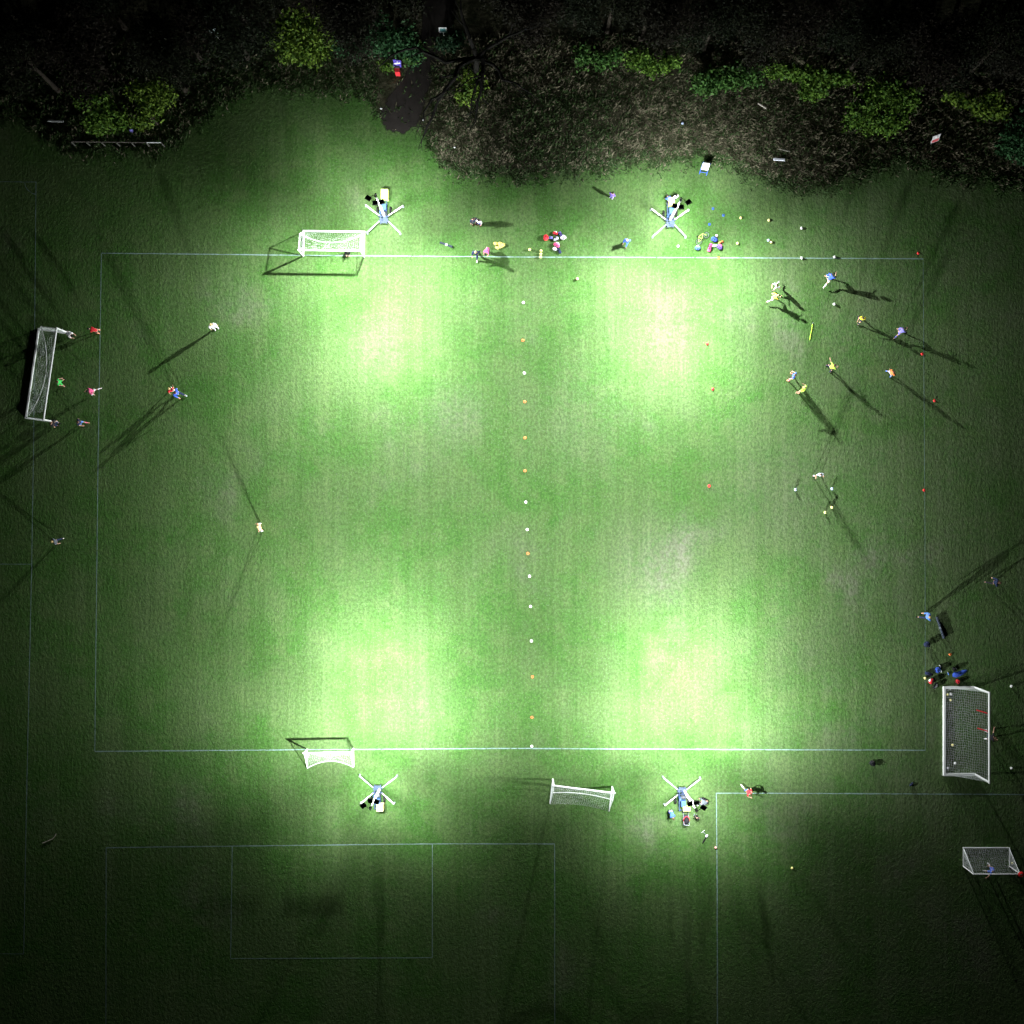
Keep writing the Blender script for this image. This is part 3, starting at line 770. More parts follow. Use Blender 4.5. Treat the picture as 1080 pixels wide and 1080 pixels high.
# left side
person(228, 346, 150, 'stand', 1.60, 'white', 'white', 'blonde', 'person all in white standing alone on the left half of the pitch', long=True, shorts=False, shoes='white')
person(185, 413, 330, 'walk', 1.45, 'red', 'white', 'blonde', 'person in red and white beside a blue shirted player left of the pitch centre', socks='white', shoes='white', long=False)
person(190.5, 416, 120, 'walk', 1.66, 'blue', 'navy', 'brown', 'person in a blue jacket beside the red and white player', long=True, shorts=False, shoes='pale')
person(276.5, 555.5, 260, 'wide', 1.45, 'peach', 'peach', 'blonde', 'person in an orange shirt alone in the left middle of the pitch', socks='peach', shoes='pale')
person(64, 570.5, 250, 'walk', 1.45, 'grey', 'navy', 'blonde', 'person in dark clothes walking alone by the faint line at the left edge', shorts=False, shoes='white')
person(105, 350, 280, 'bend', 1.40, 'red', 'black', 'black', 'person in a red shirt on the left line facing the dark goal', socks='peach', shoes='peach')
person(67.5, 404.5, 90, 'wide', 1.35, 'green', 'green', 'brown', 'goalkeeper in bright green in front of the left goal')
person(102.5, 413.5, 250, 'run', 1.42, 'pink', 'white', 'dark', 'person in a pink shirt and white shorts in front of the left goal', socks='white', shoes='white')
person(88.5, 446.5, 100, 'walk', 1.42, 'navy', 'sky', 'brown', 'person in a navy shirt and light blue shorts near the left goal', socks='pink', shoes='peach')
person(75.5, 353, 120, 'bend', 1.45, 'white', 'white', 'dark', 'person in white leaning on the upper post of the left goal', socks='navy', shoes='navy')
person(61.5, 447.5, 110, 'stand', 1.45, 'black', 'navy', 'brown', 'person in black standing against the lower post of the left goal', shorts=False, long=True)
# right side
person(1043, 613, 100, 'walk', 1.72, 'navy', 'black', 'brown', 'adult in a dark navy coat standing alone at the right edge of the field', skin=0, long=True, shorts=False)
person(973, 649, 270, 'walk', 1.72, 'sky', 'navy', 'blonde', 'person in a blue and white top standing beside the long grey kit bag', long=True, shorts=False, shoes='black')
person(1038, 774.5, 90, 'reach', 1.66, 'black', 'navy', 'brown', 'goalkeeper in dark kit standing on the line of the large right goal', socks='white', shoes='white')
person(1041, 915, 300, 'reach', 1.50, 'blue', 'blue', 'brown', 'goalkeeper in blue stretching an arm on the line of the lower right goal', socks='white', shoes='white')
person(786, 831, 140, 'run', 1.42, 'red', 'blue', 'brown', 'person in a red shirt and blue shorts running onto the lower right corner line', socks='white', shoes='white')
# around the lower right tower
person(706.5, 854.5, 160, 'bend', 1.30, 'blue', 'blue', 'brown', 'person in royal blue bending down left of the pushchair', long=True, shorts=False)
person(733.5, 859, 190, 'stand', 1.15, 'black', 'black', 'dark', 'small person in black standing right of the red rimmed pushchair', long=True, shorts=False, shoes='pale')
person(742.5, 843.5, 280, 'bend', 1.55, 'grey', 'black', 'dark', 'person in a grey coat stooping under the lower right tower lamps', long=True, shorts=False)

# ------------------------------------------------------------------ bags, balls, markers
def soft(me, seed, amt=.02):
    r = random.Random(seed)
    for v in me.vertices: v.co += Vector((r.uniform(-amt, amt), r.uniform(-amt, amt), r.uniform(-amt, amt) * .6))
    return me
def bag_meshes():
    out = {}
    b = MB(); b.ball((0, 0, .15), .27, 14, 9, (1, .78, .55), zmin=-.9); out['rucksack'] = (soft(b.mesh('bag_body', None, True), 1, .012),
        soft((lambda q: (q.ball((.0, .16, .17), .15, 12, 7, (1, .6, .8)), q.mesh('front_pocket', None, True))[1])(MB()), 2, .008))
    b = MB(); b.tube((-.30, 0, .13), (.30, 0, .13), .15, n=14); b.ball((-.30, 0, .13), .15, 12, 8, (.45, 1, 1)); b.ball((.30, 0, .13), .15, 12, 8, (.45, 1, 1))
    q = MB(); q.box((0, 0, .275), (.50, .045, .02)); q.box((0, .10, .24), (.26, .09, .05))
    out['holdall'] = (soft(b.mesh('bag_body', None, True), 3, .010), q.mesh('top_flap'))
    st = MB(); st.ring((-.08, -.12, .27), .11, .016, 'Z', rot=Matrix.Rotation(.7, 3, 'X')); st.ring((.08, -.12, .27), .11, .016, 'Z', rot=Matrix.Rotation(.7, 3, 'X')); out['straps'] = st.mesh('carry_strap')
    for k in ('rucksack', 'holdall'):
        for m in out[k]: m.materials.append(None)
    out['straps'].materials.append(None)
    return out
BAGM = bag_meshes()
def bag(px, py, face, kind, c1, c2, size, label, group=None):
    t = thing('sports_bag' if kind == 'holdall' else 'rucksack', label, 'bag', G(px, py), -math.radians(face), group)
    t.scale = (size,) * 3
    a, b = BAGM[kind]
    inst('bag_body', a, cloth(c1), t); inst('top_flap' if kind == 'holdall' else 'front_pocket', b, cloth(c2), t); inst('carry_strap', BAGM['straps'], cloth('black'), t)
    return t
BG1 = 'bags piled above the top line'
bag(575.5, 251, 90, 'rucksack', 'red', 'red', 1.0, 'round bright red bag leftmost in the pile above the top line', BG1)
bag(580, 251, 0, 'holdall', 'violet', 'violet', .62, 'lilac bag touching the round bright red bag', BG1)
bag(585.5, 246.5, 20, 'rucksack', 'red', 'white', .75, 'dark red and white rucksack topmost in the pile above the top line', BG1)
bag(591.5, 248, 60, 'holdall', 'purple', 'navy', .75, 'dark purple holdall between the white bag and the dark red rucksack', BG1)
bag(594, 251, 0, 'rucksack', 'white', 'pale', .9, 'large white rucksack rightmost in the pile above the top line', BG1)
bag(586.5, 252.5, 140, 'rucksack', 'pale', 'dark', .85, 'pale teal grey bag in the middle of the pile above the top line', BG1)
bag(587, 259, 30, 'rucksack', 'pink', 'white', 1.0, 'pink and white rucksack low in the pile above the top line', BG1)
bag(585, 263, 20, 'rucksack', 'white', 'pale', .72, 'small white bag lowest in the pile above the top line', BG1)
bag(589.5, 264.5, 60, 'holdall', 'navy', 'navy', .75, 'navy holdall at the lower right of the pile above the top line', BG1)
BG2 = 'bags beside the bicycle'
bag(735.5, 262, 10, 'rucksack', 'sky', 'white', .85, 'light blue bag lying by the wheel of the lime bicycle', BG2)
bag(753, 253, 20, 'rucksack', 'blue', 'navy', 1.0, 'dark blue rucksack with a white ball beside it, right of the bicycle', BG2)
bag(748.5, 261.5, 110, 'holdall', 'pink', 'black', .95, 'pink and black holdall right of the light blue bag', BG2)
bag(753.5, 259.5, 0, 'holdall', 'white', 'white', .6, 'small white bag in the middle of the bags by the bicycle', BG2)
bag(758.5, 261, 40, 'rucksack', 'purple', 'pink', .95, 'purple and pink rucksack at the right of the bags by the bicycle', BG2)
bag(760, 256, 330, 'holdall', 'orange', 'orange', .6, 'orange bag above the purple and pink rucksack', BG2)
BG3 = 'bags behind the large right goal'
bag(988, 706.5, 100, 'rucksack', 'blue', 'blue', .95, 'round royal blue rucksack above the large right goal', BG3)
bag(979, 710.5, 15, 'holdall', 'navy', 'navy', .85, 'navy holdall on the touchline next to a pale ball', BG3)
bag(981.5, 718, 300, 'rucksack', 'red', 'white', .95, 'red and white rucksack left of the corner of the large right goal', BG3)
bag(986, 723, 120, 'holdall', 'black', 'white', .75, 'black holdall with white trim below the red and white rucksack', BG3)
bag(1006, 705.5, 60, 'rucksack', 'black', 'grey', .8, 'black rucksack above the blue coat', BG3)
bag(1009.3, 718.7, 75, 'rucksack', 'red', 'red', .72, 'plain red bag touching the top bar of the large right goal', BG3)
bag(977, 679.5, 10, 'rucksack', 'navy', 'navy', 1.05, 'lone navy rucksack on the right touchline below the long kit bag')
bag(919.5, 804.5, 30, 'rucksack', 'black', 'dark', 1.0, 'lone black rucksack on dark grass below the right end of the bottom line')
bag(961, 827, 130, 'holdall', 'navy', 'navy', .5, 'tiny dark blue bag lying alone above the lower right pitch line')
# blue coat spread on the grass
ct = MB()
vs = []; fs = []
outl = [(-.55, -.12), (-.25, -.26), (.1, -.22), (.45, -.10), (.75, .02), (.72, .16), (.35, .22), (0, .16), (-.3, .2), (-.5, .12)]
rngc = random.Random(5); NR = 5
for k in range(NR + 1):
    q = 1 - k / NR
    for x, y in outl: vs.append((x * q, y * q, .02 + (.10 * (1 - q) + rngc.uniform(0, .045)) * (q < .99)))
nO = len(outl)
for k in range(NR):
    for i in range(nO): fs.append((k * nO + i, k * nO + (i + 1) % nO, (k + 1) * nO + (i + 1) % nO, (k + 1) * nO + i))
ct.add(vs, fs)
cto = ct.obj('coat', cloth('blue'), None, True); cto.location = G(1011, 710.5); cto.rotation_euler = (0, 0, .25)
tag(cto, 'blue coat spread on the grass above the large right goal', 'coat')

def bottle(px, py, c, label):
    t = thing('drink_bottle', label, 'bottle', G(px, py), 0.5)
    b = MB(); b.tube((0, -.11, .045), (0, .09, .045), .045, n=12); b.tube((0, .09, .045), (0, .13, .045), .045, .025, n=12); b.obj('bottle_body', cloth(c), t, True)
    q = MB(); q.tube((0, .13, .045), (0, .17, .045), .026, n=10); q.obj('cap', cloth('white'), t)
bottle(1000, 710.5, 'sky', 'pale blue drink bottle lying left of the blue coat')
bottle(991.5, 703, 'white', 'white drink bottle lying above the royal blue rucksack')
bottle(992.5, 707.8, 'pale', 'pale grey drink bottle lying right of the royal blue rucksack')

# yellow bib pile
yb = thing('bib_pile', 'pile of yellow bibs on the grass next to the bending person in pink', 'bibs', G(526.5, 259)); yb.scale = (.95, .95, .9)
for k, (x, y, z, r) in enumerate(((-.30, .14, .14, .19), (-.16, -.20, .12, .18), (.05, .12, .20, .19), (.32, .04, .14, .20), (.12, -.10, .10, .19))):
    b = MB(); b.ball((x, y, z), r, 12, 8, (1, .8, .62), jitter=.05); b.obj('folded_bib', mat('yellow_bib', (.80, .62, .16), .8, .2, 8), yb, True)

# footballs
def ball_material(c, name):
    m = bpy.data.materials.new(name); nt, N, L, p = nodes_of(m)
    p.inputs['Roughness'].default_value = .45
    tc = N.new('ShaderNodeTexCoord'); v = N.new('ShaderNodeTexVoronoi'); v.feature = 'DISTANCE_TO_EDGE'; v.inputs['Scale'].default_value = 11
    L.new(tc.outputs['Object'], v.inputs['Vector'])
    r = N.new('ShaderNodeValToRGB'); r.color_ramp.elements[0].position = .02; r.color_ramp.elements[0].color = (.25, .25, .25, 1); r.color_ramp.elements[1].position = .06; r.color_ramp.elements[1].color = (*c, 1)
    L.new(v.outputs['Distance'], r.inputs[0]); L.new(r.outputs[0], p.inputs['Base Color'])
    return m
BALLW = ball_material((.80, .80, .80), 'white_football'); BALLY = ball_material((.82, .76, .25), 'pale_yellow_football'); BALLB = ball_material((.45, .55, .85), 'blue_white_football'); BALLR = ball_material((.8, .35, .30), 'red_white_football')
bl = MB(); bl.ball((0, 0, 0), .112, 18, 12); BALL = bl.mesh('football', None, True); BALL.materials.append(None)
def football(px, py, m, label, group=None, z=0, s=1.0):
    o = inst('football', BALL, m); o.location = G(px, py, .112 * s + z); o.scale = (s,) * 3; o.rotation_euler = (random.random() * 3, random.random() * 3, 0)
    tag(o, label, 'ball', group)
FB = 'footballs lying on the grass'
for a in (
    (558.6, 263.6, BALLY, 'pale yellow ball alone, left of three balls in a row above the top line'),
    (570.6, 264.8, BALLY, 'topmost of three pale balls in a short row above the top line'),
    (570.3, 268.0, BALLY, 'middle one of three pale balls in a short row above the top line'),
    (570.2, 271.2, BALLY, 'lowest of three pale balls, lying on the top line'),
    (608.8, 294.3, BALLR, 'red and white ball lying below the pile of bags'),
    (755.5, 249, BALLW, 'white ball resting against the dark blue rucksack', ),
    (777.5, 257, BALLY, 'pale ball on the grass right of the bags by the bicycle'),
    (715, 260, BALLW, 'pale ball below the right leg of the top right lighting tower'),
    (781, 230, BALLY, 'pale yellow ball high on the grass right of three blue markers'),
    (810.5, 232.5, BALLY, 'yellow ball highest and farthest right above two touching balls'),
    (845, 241, BALLW, 'lone white ball below the rough bank at the upper right'),
    (810, 253.7, BALLB, 'bluish white ball touching a yellow one above the top line'),
    (813, 255.7, BALLY, 'yellow ball touching a bluish white one above the top line'),
    (845, 272.4, BALLW, 'white ball on the top line, left one of a pair'),
    (879.6, 271.4, BALLW, 'white ball on the top line straight above the blue kicker'),
    (879.5, 321, BALLW, 'bluish ball on the grass below the blue kicker'),
    (838.5, 516.5, BALLB, 'white ball lying left of the person in pale grey'),
    (877, 515.5, BALLB, 'white ball lying right of the person in pale grey'),
    (877, 535, BALLY, 'yellow ball lying in a long shadow, upper one of a close pair'),
    (869.7, 540.4, BALLY, 'yellow ball lower left in the close pair below the person in pale grey'),
    (975, 715, BALLY, 'pale ball on the right touchline beside the navy holdall'),
    (1066, 723.5, BALLW, 'white ball at the right edge level with the top of the large goal'),
    (1066, 810, BALLW, 'white ball at the right edge level with the foot of the large goal'),
    (1001.5, 725.5, BALLW, 'white ball tucked into the top corner of the large goal net'),
    (998.6, 732, BALLY, 'orange yellow ball against the back bar of the large goal'),
    (1002.2, 731.7, BALLW, 'white ball right beside the orange yellow ball in the large goal'),
    (1002, 738, BALLY, 'pale yellow ball below two white balls inside the large goal'),
    (1004, 785.5, BALLY, 'yellow ball alone halfway along the back of the large goal'),
    (1006.8, 804.7, BALLW, 'white ball lying free in the lower part of the large goal'),
    (999, 809.5, BALLW, 'white ball in the lower back corner of the large goal'),
    (1067, 910, BALLY, 'pale ball inside the right corner of the lower right goal'),
    (835, 915.3, BALLY, 'lone pale yellow ball on the dark grass at the lower right'),
    (754.6, 893.5, BALLR, 'pinkish ball on the vertical line below the lower right tower'),
    (719.6, 130.5, BALLB, 'bluish ball lost in the dead grass of the bank'),
):
    football(a[0], a[1], a[2], a[3], FB)

# flat marker cones
mc = MB()
vs = []; fs = []; prof = ((.115, 0), (.108, .012), (.06, .065), (.045, .068), (.043, .06), (.095, .008))
for r_, z_ in prof:
    for i in range(20): vs.append((r_ * math.cos(2 * math.pi * i / 20), r_ * math.sin(2 * math.pi * i / 20), z_))
for k in range(len(prof)):
    k2 = (k + 1) % len(prof)
    for i in range(20): fs.append((k * 20 + i, k * 20 + (i + 1) % 20, k2 * 20 + (i + 1) % 20, k2 * 20 + i))
mc.add(vs, fs); CONE = mc.mesh('marker_cone', None, True); CONE.materials.append(None)
MCOL = {'white': mat('white_plastic', (.82, .82, .80), .5, .05), 'orange': mat('orange_plastic', (.85, .22, .06), .5, .08), 'red': mat('red_plastic', (.75, .03, .03), .5, .08), 'blue': mat('blue_plastic', (.03, .10, .48), .5, .08)}
def marker(px, py, c, label, group):
    o = inst('marker_cone', CONE, MCOL[c]); o.location = G(px, py, .003); tag(o, label, 'marker cone', group)
MK = 'marker discs down the middle of the pitch'
row = [(552, 319, 'white'), (551.5, 359, 'orange'), (553, 393.5, 'white'), (553.5, 423.7, 'orange'), (553.7, 461.7, 'orange'), (553.7, 496.5, 'orange'), (554.5, 529.5, 'white'), (556, 558.5, 'white'),
       (556.8, 583.7, 'orange'), (558.5, 607.7, 'white'), (559.6, 639.5, 'white'), (560.5, 676, 'white'), (561.6, 713.8, 'orange'), (561, 756.6, 'orange'), (560.8, 787, 'white')]
ordn = ['first', 'second', 'third', 'fourth', 'fifth', 'sixth', 'seventh', 'eighth', 'ninth', 'tenth', 'eleventh', 'twelfth', 'thirteenth', 'fourteenth', 'fifteenth']
for (x, y, c), q in zip(row, ordn):
    marker(x, y, c, f'{c} marker disc, {q} from the top in the row down the pitch centre', MK)
for x, y, c, l in ((746, 362.6, 'red', 'red marker disc highest in the right half of the pitch'), (751.7, 410.3, 'red', 'red marker disc second down in the right half of the pitch'), (748, 512.5, 'red', 'red marker disc lowest in the right half, left of the white ball'),
                   (972.5, 373.3, 'red', 'red marker disc on the right touchline below the violet player'), (985.5, 422.5, 'red', 'red marker disc outside the right touchline below the orange player'), (974.5, 517, 'red', 'red marker disc on the right touchline far right of the pale grey player'),
                   (968.4, 267, 'red', 'red marker disc by the top right corner of the pitch'), (758, 272, 'orange', 'orange marker disc on the top line below the bags'), (1002, 690.3, 'orange', 'orange marker disc on dark grass above the blue coat'),
                   (752, 220, 'blue', 'blue marker disc, highest of three right of the top right tower'), (763, 227, 'blue', 'blue marker disc, rightmost of three right of the top right tower'), (748.3, 236.6, 'blue', 'blue marker disc, lowest of three right of the top right tower'),
                   (1074, 919, 'red', 'red marker disc hung over the right end of the lower right goal')):
    marker(x, y, c, l, 'marker discs scattered over the field')
hung = [o for o in bpy.data.objects if o.name.startswith('marker_cone') and 'hung over' in o.get('label', '')][0]
hung.location = G(1064.3, 913.4, 1.86); hung.scale = (2.1, 2.1, 1.6)

# ------------------------------------------------------------------ bicycle, pushchair, smaller things
def wheel(parent, c, R, axis_rot, name='wheel'):
    w = MB(); w.ring(c, R, .020, 'Z', 26, 6, axis_rot); wo = w.obj(name, RUBBER, parent)
    r = MB(); r.ring(c, R - .025, .010, 'Z', 26, 4, axis_rot)
    for k in range(10):
        a = math.pi * 2 * k / 10; d = Vector((math.cos(a), math.sin(a), 0)) * (R - .03)
        r.tube(Vector(c), Vector(c) + (axis_rot @ d if axis_rot else d), .003, n=3)
    r.obj('rim', GALV, wo)
bk = thing('bicycle', 'lime framed child bicycle lying on its side by the bags', 'bicycle', G(740.3, 251.5), math.radians(42))
tilt = Matrix.Rotation(math.radians(8), 3, 'X')
wheel(bk, (-.42, -.05, .09), .235, tilt); wheel(bk, (.42, -.05, .09), .235, tilt)
fr = MB()
A, B_, C_, D_, E_ = (-.42, -.05, .10), (-.06, -.08, .10), (-.16, .26, .12), (.28, .26, .12), (.42, -.05, .10)
for a, b, r in ((A, B_, .016), (A, C_, .014), (B_, C_, .024), (B_, D_, .028), (C_, D_, .026), (D_, E_, .02)): fr.tube(a, b, r, n=8)
fr.obj('frame', mat('lime_paint', (.55, .82, .15), .4, .05), bk)
hb = MB(); hb.path([(.28, .26, .12), (.25, .36, .12), (.20, .38, .32)], .016); hb.path([(.25, .36, .12), (.24, .38, .03)], .016); hb.obj('handlebar', BLACK, bk)
sd = MB(); sd.tube((-.16, .26, .12), (-.19, .36, .12), .014); sd.ball((-.18, .38, .12), .10, 10, 6, (1.1, .5, .8)); sd.obj('saddle', BLACK, bk, True)
cr = MB(); cr.tube((-.06, -.08, .06), (-.06, -.08, .16), .06, n=14); cr.tube((-.06, -.08, .16), (.06, -.14, .17), .012); cr.box((.07, -.14, .2), (.05, .08, .03)); cr.obj('crank', BLACK, bk)

def pushchair(px, py, face, hoodc, rimc, label):
    t = thing('pushchair', label, 'pushchair', G(px, py), -math.radians(face))
    f = MB()
    for s in (-.22, .22): f.tube((s, -.42, .95), (s, .36, .18), .014); f.tube((s, -.30, .16), (s, .12, .62), .014)
    f.tube((-.22, -.42, .95), (.22, -.42, .95), .018); f.obj('frame', GALV, t)
    st = MB(); st.box((0, .02, .46), (.38, .42, .05), Matrix.Rotation(.15, 3, 'X')); st.box((0, -.18, .66), (.38, .06, .50), Matrix.Rotation(.35, 3, 'X')); st.obj('seat', cloth('slate'), t, bevel=.02)
    h = MB(); h.ball((0, -.12, .70), .33, 14, 8, (.72, 1, .95), zmin=.05); h.obj('hood', cloth(hoodc), t, True)
    r = MB(); r.ring((0, -.12, .70), .31, .035, 'Z', rot=Matrix.Diagonal((.75, 1.02, 1)).to_3x3()); r.obj('hood_rim', cloth(rimc), t)
    for x, y in ((-.24, -.28), (.24, -.28), (-.2, .36), (.2, .36)):
        w = MB(); w.ring((x, y, .12), .10, .022, 'X'); wo = w.obj('wheel', RUBBER, t); c = MB(); c.tube((x - .02, y, .12), (x + .02, y, .12), .06, n=10); c.obj('rim', GALV, wo)
    b = MB(); b.box((0, .02, .26), (.32, .4, .14), taper=1.1); b.obj('basket', cloth('black'), t)
pushchair(722.5, 861, 5, 'black', 'red', 'black pushchair with a red rimmed hood below the lower right lighting tower')

# folded chair in its bag, long kit bag
def long_bag(px0, py0, px1, py1, r, c, band, label, name, cat):
    a = G(px0, py0); b = G(px1, py1); L_ = (b - a).length
    t = thing(name, label, cat, (a + b) / 2, math.atan2((b - a).y, (b - a).x))
    m = MB(); n = 9
    for k in range(n):
        x0 = -L_ / 2 + L_ * k / n; m.tube((x0, random.uniform(-.01, .01), r), (x0 + L_ / n, random.uniform(-.01, .01), r), r * random.uniform(.88, 1.02), r * random.uniform(.88, 1.02), n=10)
    m.obj('bag_body', cloth(c), t, True)
    q = MB(); q.tube((-.07, 0, r), (.10, 0, r), r * 1.08, n=12); q.obj('strap_band', cloth(band), t)
    e = MB(); e.tube((L_ / 2 - .03, 0, r), (L_ / 2 + .03, 0, r), r * .95, r * .6, n=10); e.tube((-L_ / 2 - .03, 0, r), (-L_ / 2 + .03, 0, r), r * .6, r * .95, n=10); e.obj('end_cap', cloth('black'), t)
    return t
long_bag(464.3, 255.8, 477.3, 260.6, .085, 'slate', 'white', 'short blue grey folding chair bag with a white band above the top line', 'folding_chair_bag', 'bag')
long_bag(987.3, 650.5, 995, 673, .11, 'slate', 'grey', 'long slim grey kit bag lying outside the right touchline', 'kit_bag', 'bag')

# kick scooter
ks = thing('kick_scooter', 'small black and white kick scooter left lying near the lower right corner line', 'scooter', G(743.7, 884), math.radians(60))
d = MB(); d.box((-.12, 0, .06), (.5, .11, .025)); d.obj('deck', BLACK, ks, bevel=.01)
d = MB(); d.tube((.14, 0, .06), (.22, -.05, .14), .03); d.tube((.2, -.04, .12), (.42, .46, .1), .016); d.obj('stem', GALV, ks)
d = MB(); d.tube((.25, .53, .1), (.58, .38, .1), .018); d.obj('handlebar', WHITE_STEEL, ks)
for x in (-.40, .20):
    d = MB(); d.ring((x, 0, .06), .055, .022, 'Y'); d.obj('wheel', RUBBER, ks)
d = MB(); d.ball((.24, .03, .13), .12, 12, 8, (1.1, .9, .7)); d.obj('front_guard', cloth('white'), ks, True)

# slalom pole and red straps
sp = thing('slalom_pole', 'lime slalom pole lying on the grass in the right half of the pitch', 'training pole', G(855.5, 350), math.atan2(18, 3.2))
b = MB(); b.tube((-.68, 0, .03), (.66, 0, .03), .03, n=8); b.obj('pole', cloth('lime'), sp)
b = MB(); b.tube((.66, 0, .03), (.76, 0, .03), .026, .006, n=8); b.obj('spike', GALV, sp)
for q, (x, y) in enumerate(((1022.3, 744.8), (1023.3, 763.4))):
    st = thing('red_strap', ('upper' if q == 0 else 'lower') + ' of two red straps tied over the net of the large right goal', 'strap', G(x, y, 2.24), math.radians(-16), 'red straps on the large right goal')
    b = MB(); b.box((-.05, 0, .02), (.86, .095, .02), Matrix.Rotation(math.radians(-12), 3, 'Y')); b.obj('webbing', cloth('red'), st)
    b = MB(); b.box((.33, 0, .10), (.07, .075, .03)); b.obj('buckle', BLACK, st)

# white coaching board on a folding blue frame
wb = thing('coaching_board', 'white coaching board on blue folding legs at the edge of the bank', 'board', G(741.8, 181), math.radians(-10))
b = MB(); b.box((0, .14, .80), (.56, .03, .62), Matrix.Rotation(math.radians(-38), 3, 'X')); b.obj('panel', mat('white_panel', (.80, .80, .84), .5, .04), wb)
for s in (-1, 1):
    b = MB(); b.tube((s * .30, -.26, 0), (s * .27, .36, 1.08), .024); b.obj('leg', cloth('blue'), wb)
    b = MB(); b.tube((s * .30, .72, 0), (s * .25, .36, 1.08), .024); b.obj('leg', cloth('navy'), wb)
b = MB(); b.tube((-.3, -.14, .2), (.3, -.14, .2), .02); b.obj('cross_bar', cloth('blue'), wb)

# ------------------------------------------------------------------ signs, bin, rails along the trees
def sign(px, py, post_h, w, h, face, col, label, band=None, tilt=0, frame=None, twist=0.0):
    t = thing('sign', label, 'sign', G(px, py), -math.radians(face))
    p = MB(); p.tube((0, 0, 0), (0, 0, post_h + h * .9), .04, n=8); p.obj('post', WHITE_STEEL, t)
    rot = Matrix.Rotation(math.radians(-tilt), 3, 'X')
    b = MB(); b.box((0, -.06, post_h + h / 2), (w, .03, h), rot); bo = b.obj('panel', mat('sign_' + label.split()[0], col, .5, .12, 6), t)
    if band:
        for k, (dz, bh, rgb, ang) in enumerate(band):
            q = MB(); q.box(Vector((0, -.06, post_h + h / 2)) + rot @ Vector((0, -.018, dz)), (w * .86, .006, bh), rot @ Matrix.Rotation(ang, 3, 'Y')); q.obj('printed_band', mat('sign_band%d' % k, rgb, .5, .1, 6), bo)
    if frame:
        for x, z, ww, hh in ((0, h / 2, w, .05), (0, -h / 2, w, .05), (-w / 2, 0, .05, h), (w / 2, 0, .05, h)):
            q = MB(); q.box(Vector((0, -.075, post_h + h / 2)) + rot @ Vector((x, 0, z)), (ww + .02, .05, hh + .02), rot); q.obj('frame_bar', WHITE_STEEL, bo)
    return t
sign(232, 43.5, 1.0, .64, 1.0, 0, (.45, .56, .58), 'pale grey notice board on a white post deep among the dark trees', band=[(.25, .05, (.15, .25, .24), 0), (.05, .03, (.2, .3, .3), 0), (-.1, .03, (.2, .3, .3), 0)], tilt=12)
sign(981.5, 150, .55, .66, .78, -20, (.82, .80, .84), 'white and red notice board on a short post at the edge of the scrub', band=[(-.2, .30, (.70, .12, .14), 0)], tilt=24)
sign(420.5, 72, .65, .64, .64, 8, (.07, .04, .42), 'dark purple notice board with a white stripe beside the path', band=[(.02, .11, (.75, .75, .85), -.28)], tilt=30)
sign(468, 38, .9, .56, .50, 0, (.05, .16, .17), 'teal notice board in a pale frame far back among the trees', tilt=15, frame=True)
bn = thing('litter_bin', 'small red litter bin with a grey lid under the purple notice board', 'bin', G(420, 78.5))
b = MB(); b.box((0, 0, .42), (.36, .32, .80), taper=1.12); b.obj('bin_body', cloth('red'), bn, bevel=.02)
b = MB(); b.box((0, .24, .82), (.42, .16, .05)); b.obj('lid', cloth('grey'), bn, bevel=.01)
fc = thing('rail_fence', 'low white rail fence under the bushes at the upper left', 'fence', (0, 0, 0))
a, c = G(80, 154), G(174, 155)
for k in range(7):
    p = a.lerp(c, k / 6); b = MB(); b.box((p.x, p.y, .42), (.07, .07, .84)); b.obj('post', mat('weathered_white_wood', (.10, .10, .09), .8, .4, 4), fc)
for z in (.80,):
    for k in range(6):
        p, q = a.lerp(c, k / 6), a.lerp(c, (k + 1) / 6); b = MB(); m_ = (p + q) / 2
        b.box((m_.x, m_.y + .05, z), ((q - p).length - .02, .04, .11)); b.obj('rail', mat('white_rail' if k in (5,) else 'grey_rail', (.70, .72, .74) if k in (5,) else (.10, .09, .08), .6, .3, 3), fc)
def stick(px0, py0, px1, py1, r, c, label, name='plank', z=.22, cat='plank'):
    a, b_ = G(px0, py0), G(px1, py1); L_ = (b_ - a).length; b = MB(); b.box((0, 0, 0), (L_, r * 2, r * 1.2), taper=.92)
    o = b.obj(name, mat('plank_' + label.split()[0], c, .7, .2, 5), None, bevel=.01); o.location = (a + b_) / 2 + Vector((0, 0, z)); o.rotation_euler = (0, 0.03, math.atan2((b_ - a).y, (b_ - a).x)); tag(o, label, cat)
stick(814.5, 169.5, 827, 170.2, .09, (.70, .72, .82), 'white plank lying on the rough bank at the upper right', z=.35)
stick(798, 111, 807, 116.5, .05, (.55, .50, .45), 'pale stake lying below the long green hedge', z=.4)
stick(820, 159, 832, 161.5, .05, (.20, .19, .16), 'grey weathered stick just above the white plank', z=.38)
stick(53, 130, 70, 130.6, .07, (.36, .38, .38), 'short grey bar lying in the scrub at the far upper left', z=.5)
rp = MB(); rp.path([G(45, 889.2, .03), G(51, 886.5, .03), G(55.5, 884.8, .03), G(57.5, 882.5, .03), G(59.3, 879.2, .03)], .02, 6)
tag(rp.obj('tape', mat('pale_tape', (.7, .62, .55), .7, .1), None), 'bent strip of pale tape lying on dark grass at the lower left', 'tape')
pb = MB(); pb.ball((0, 0, .5), .20, 12, 8, (.8, .6, 1), jitter=.06); pbo = pb.obj('litter_bag', cloth('violet'), None, True); pbo.location = G(142, 141, .2); tag(pbo, 'small violet litter bag caught in the bushes at the upper left', 'bag')
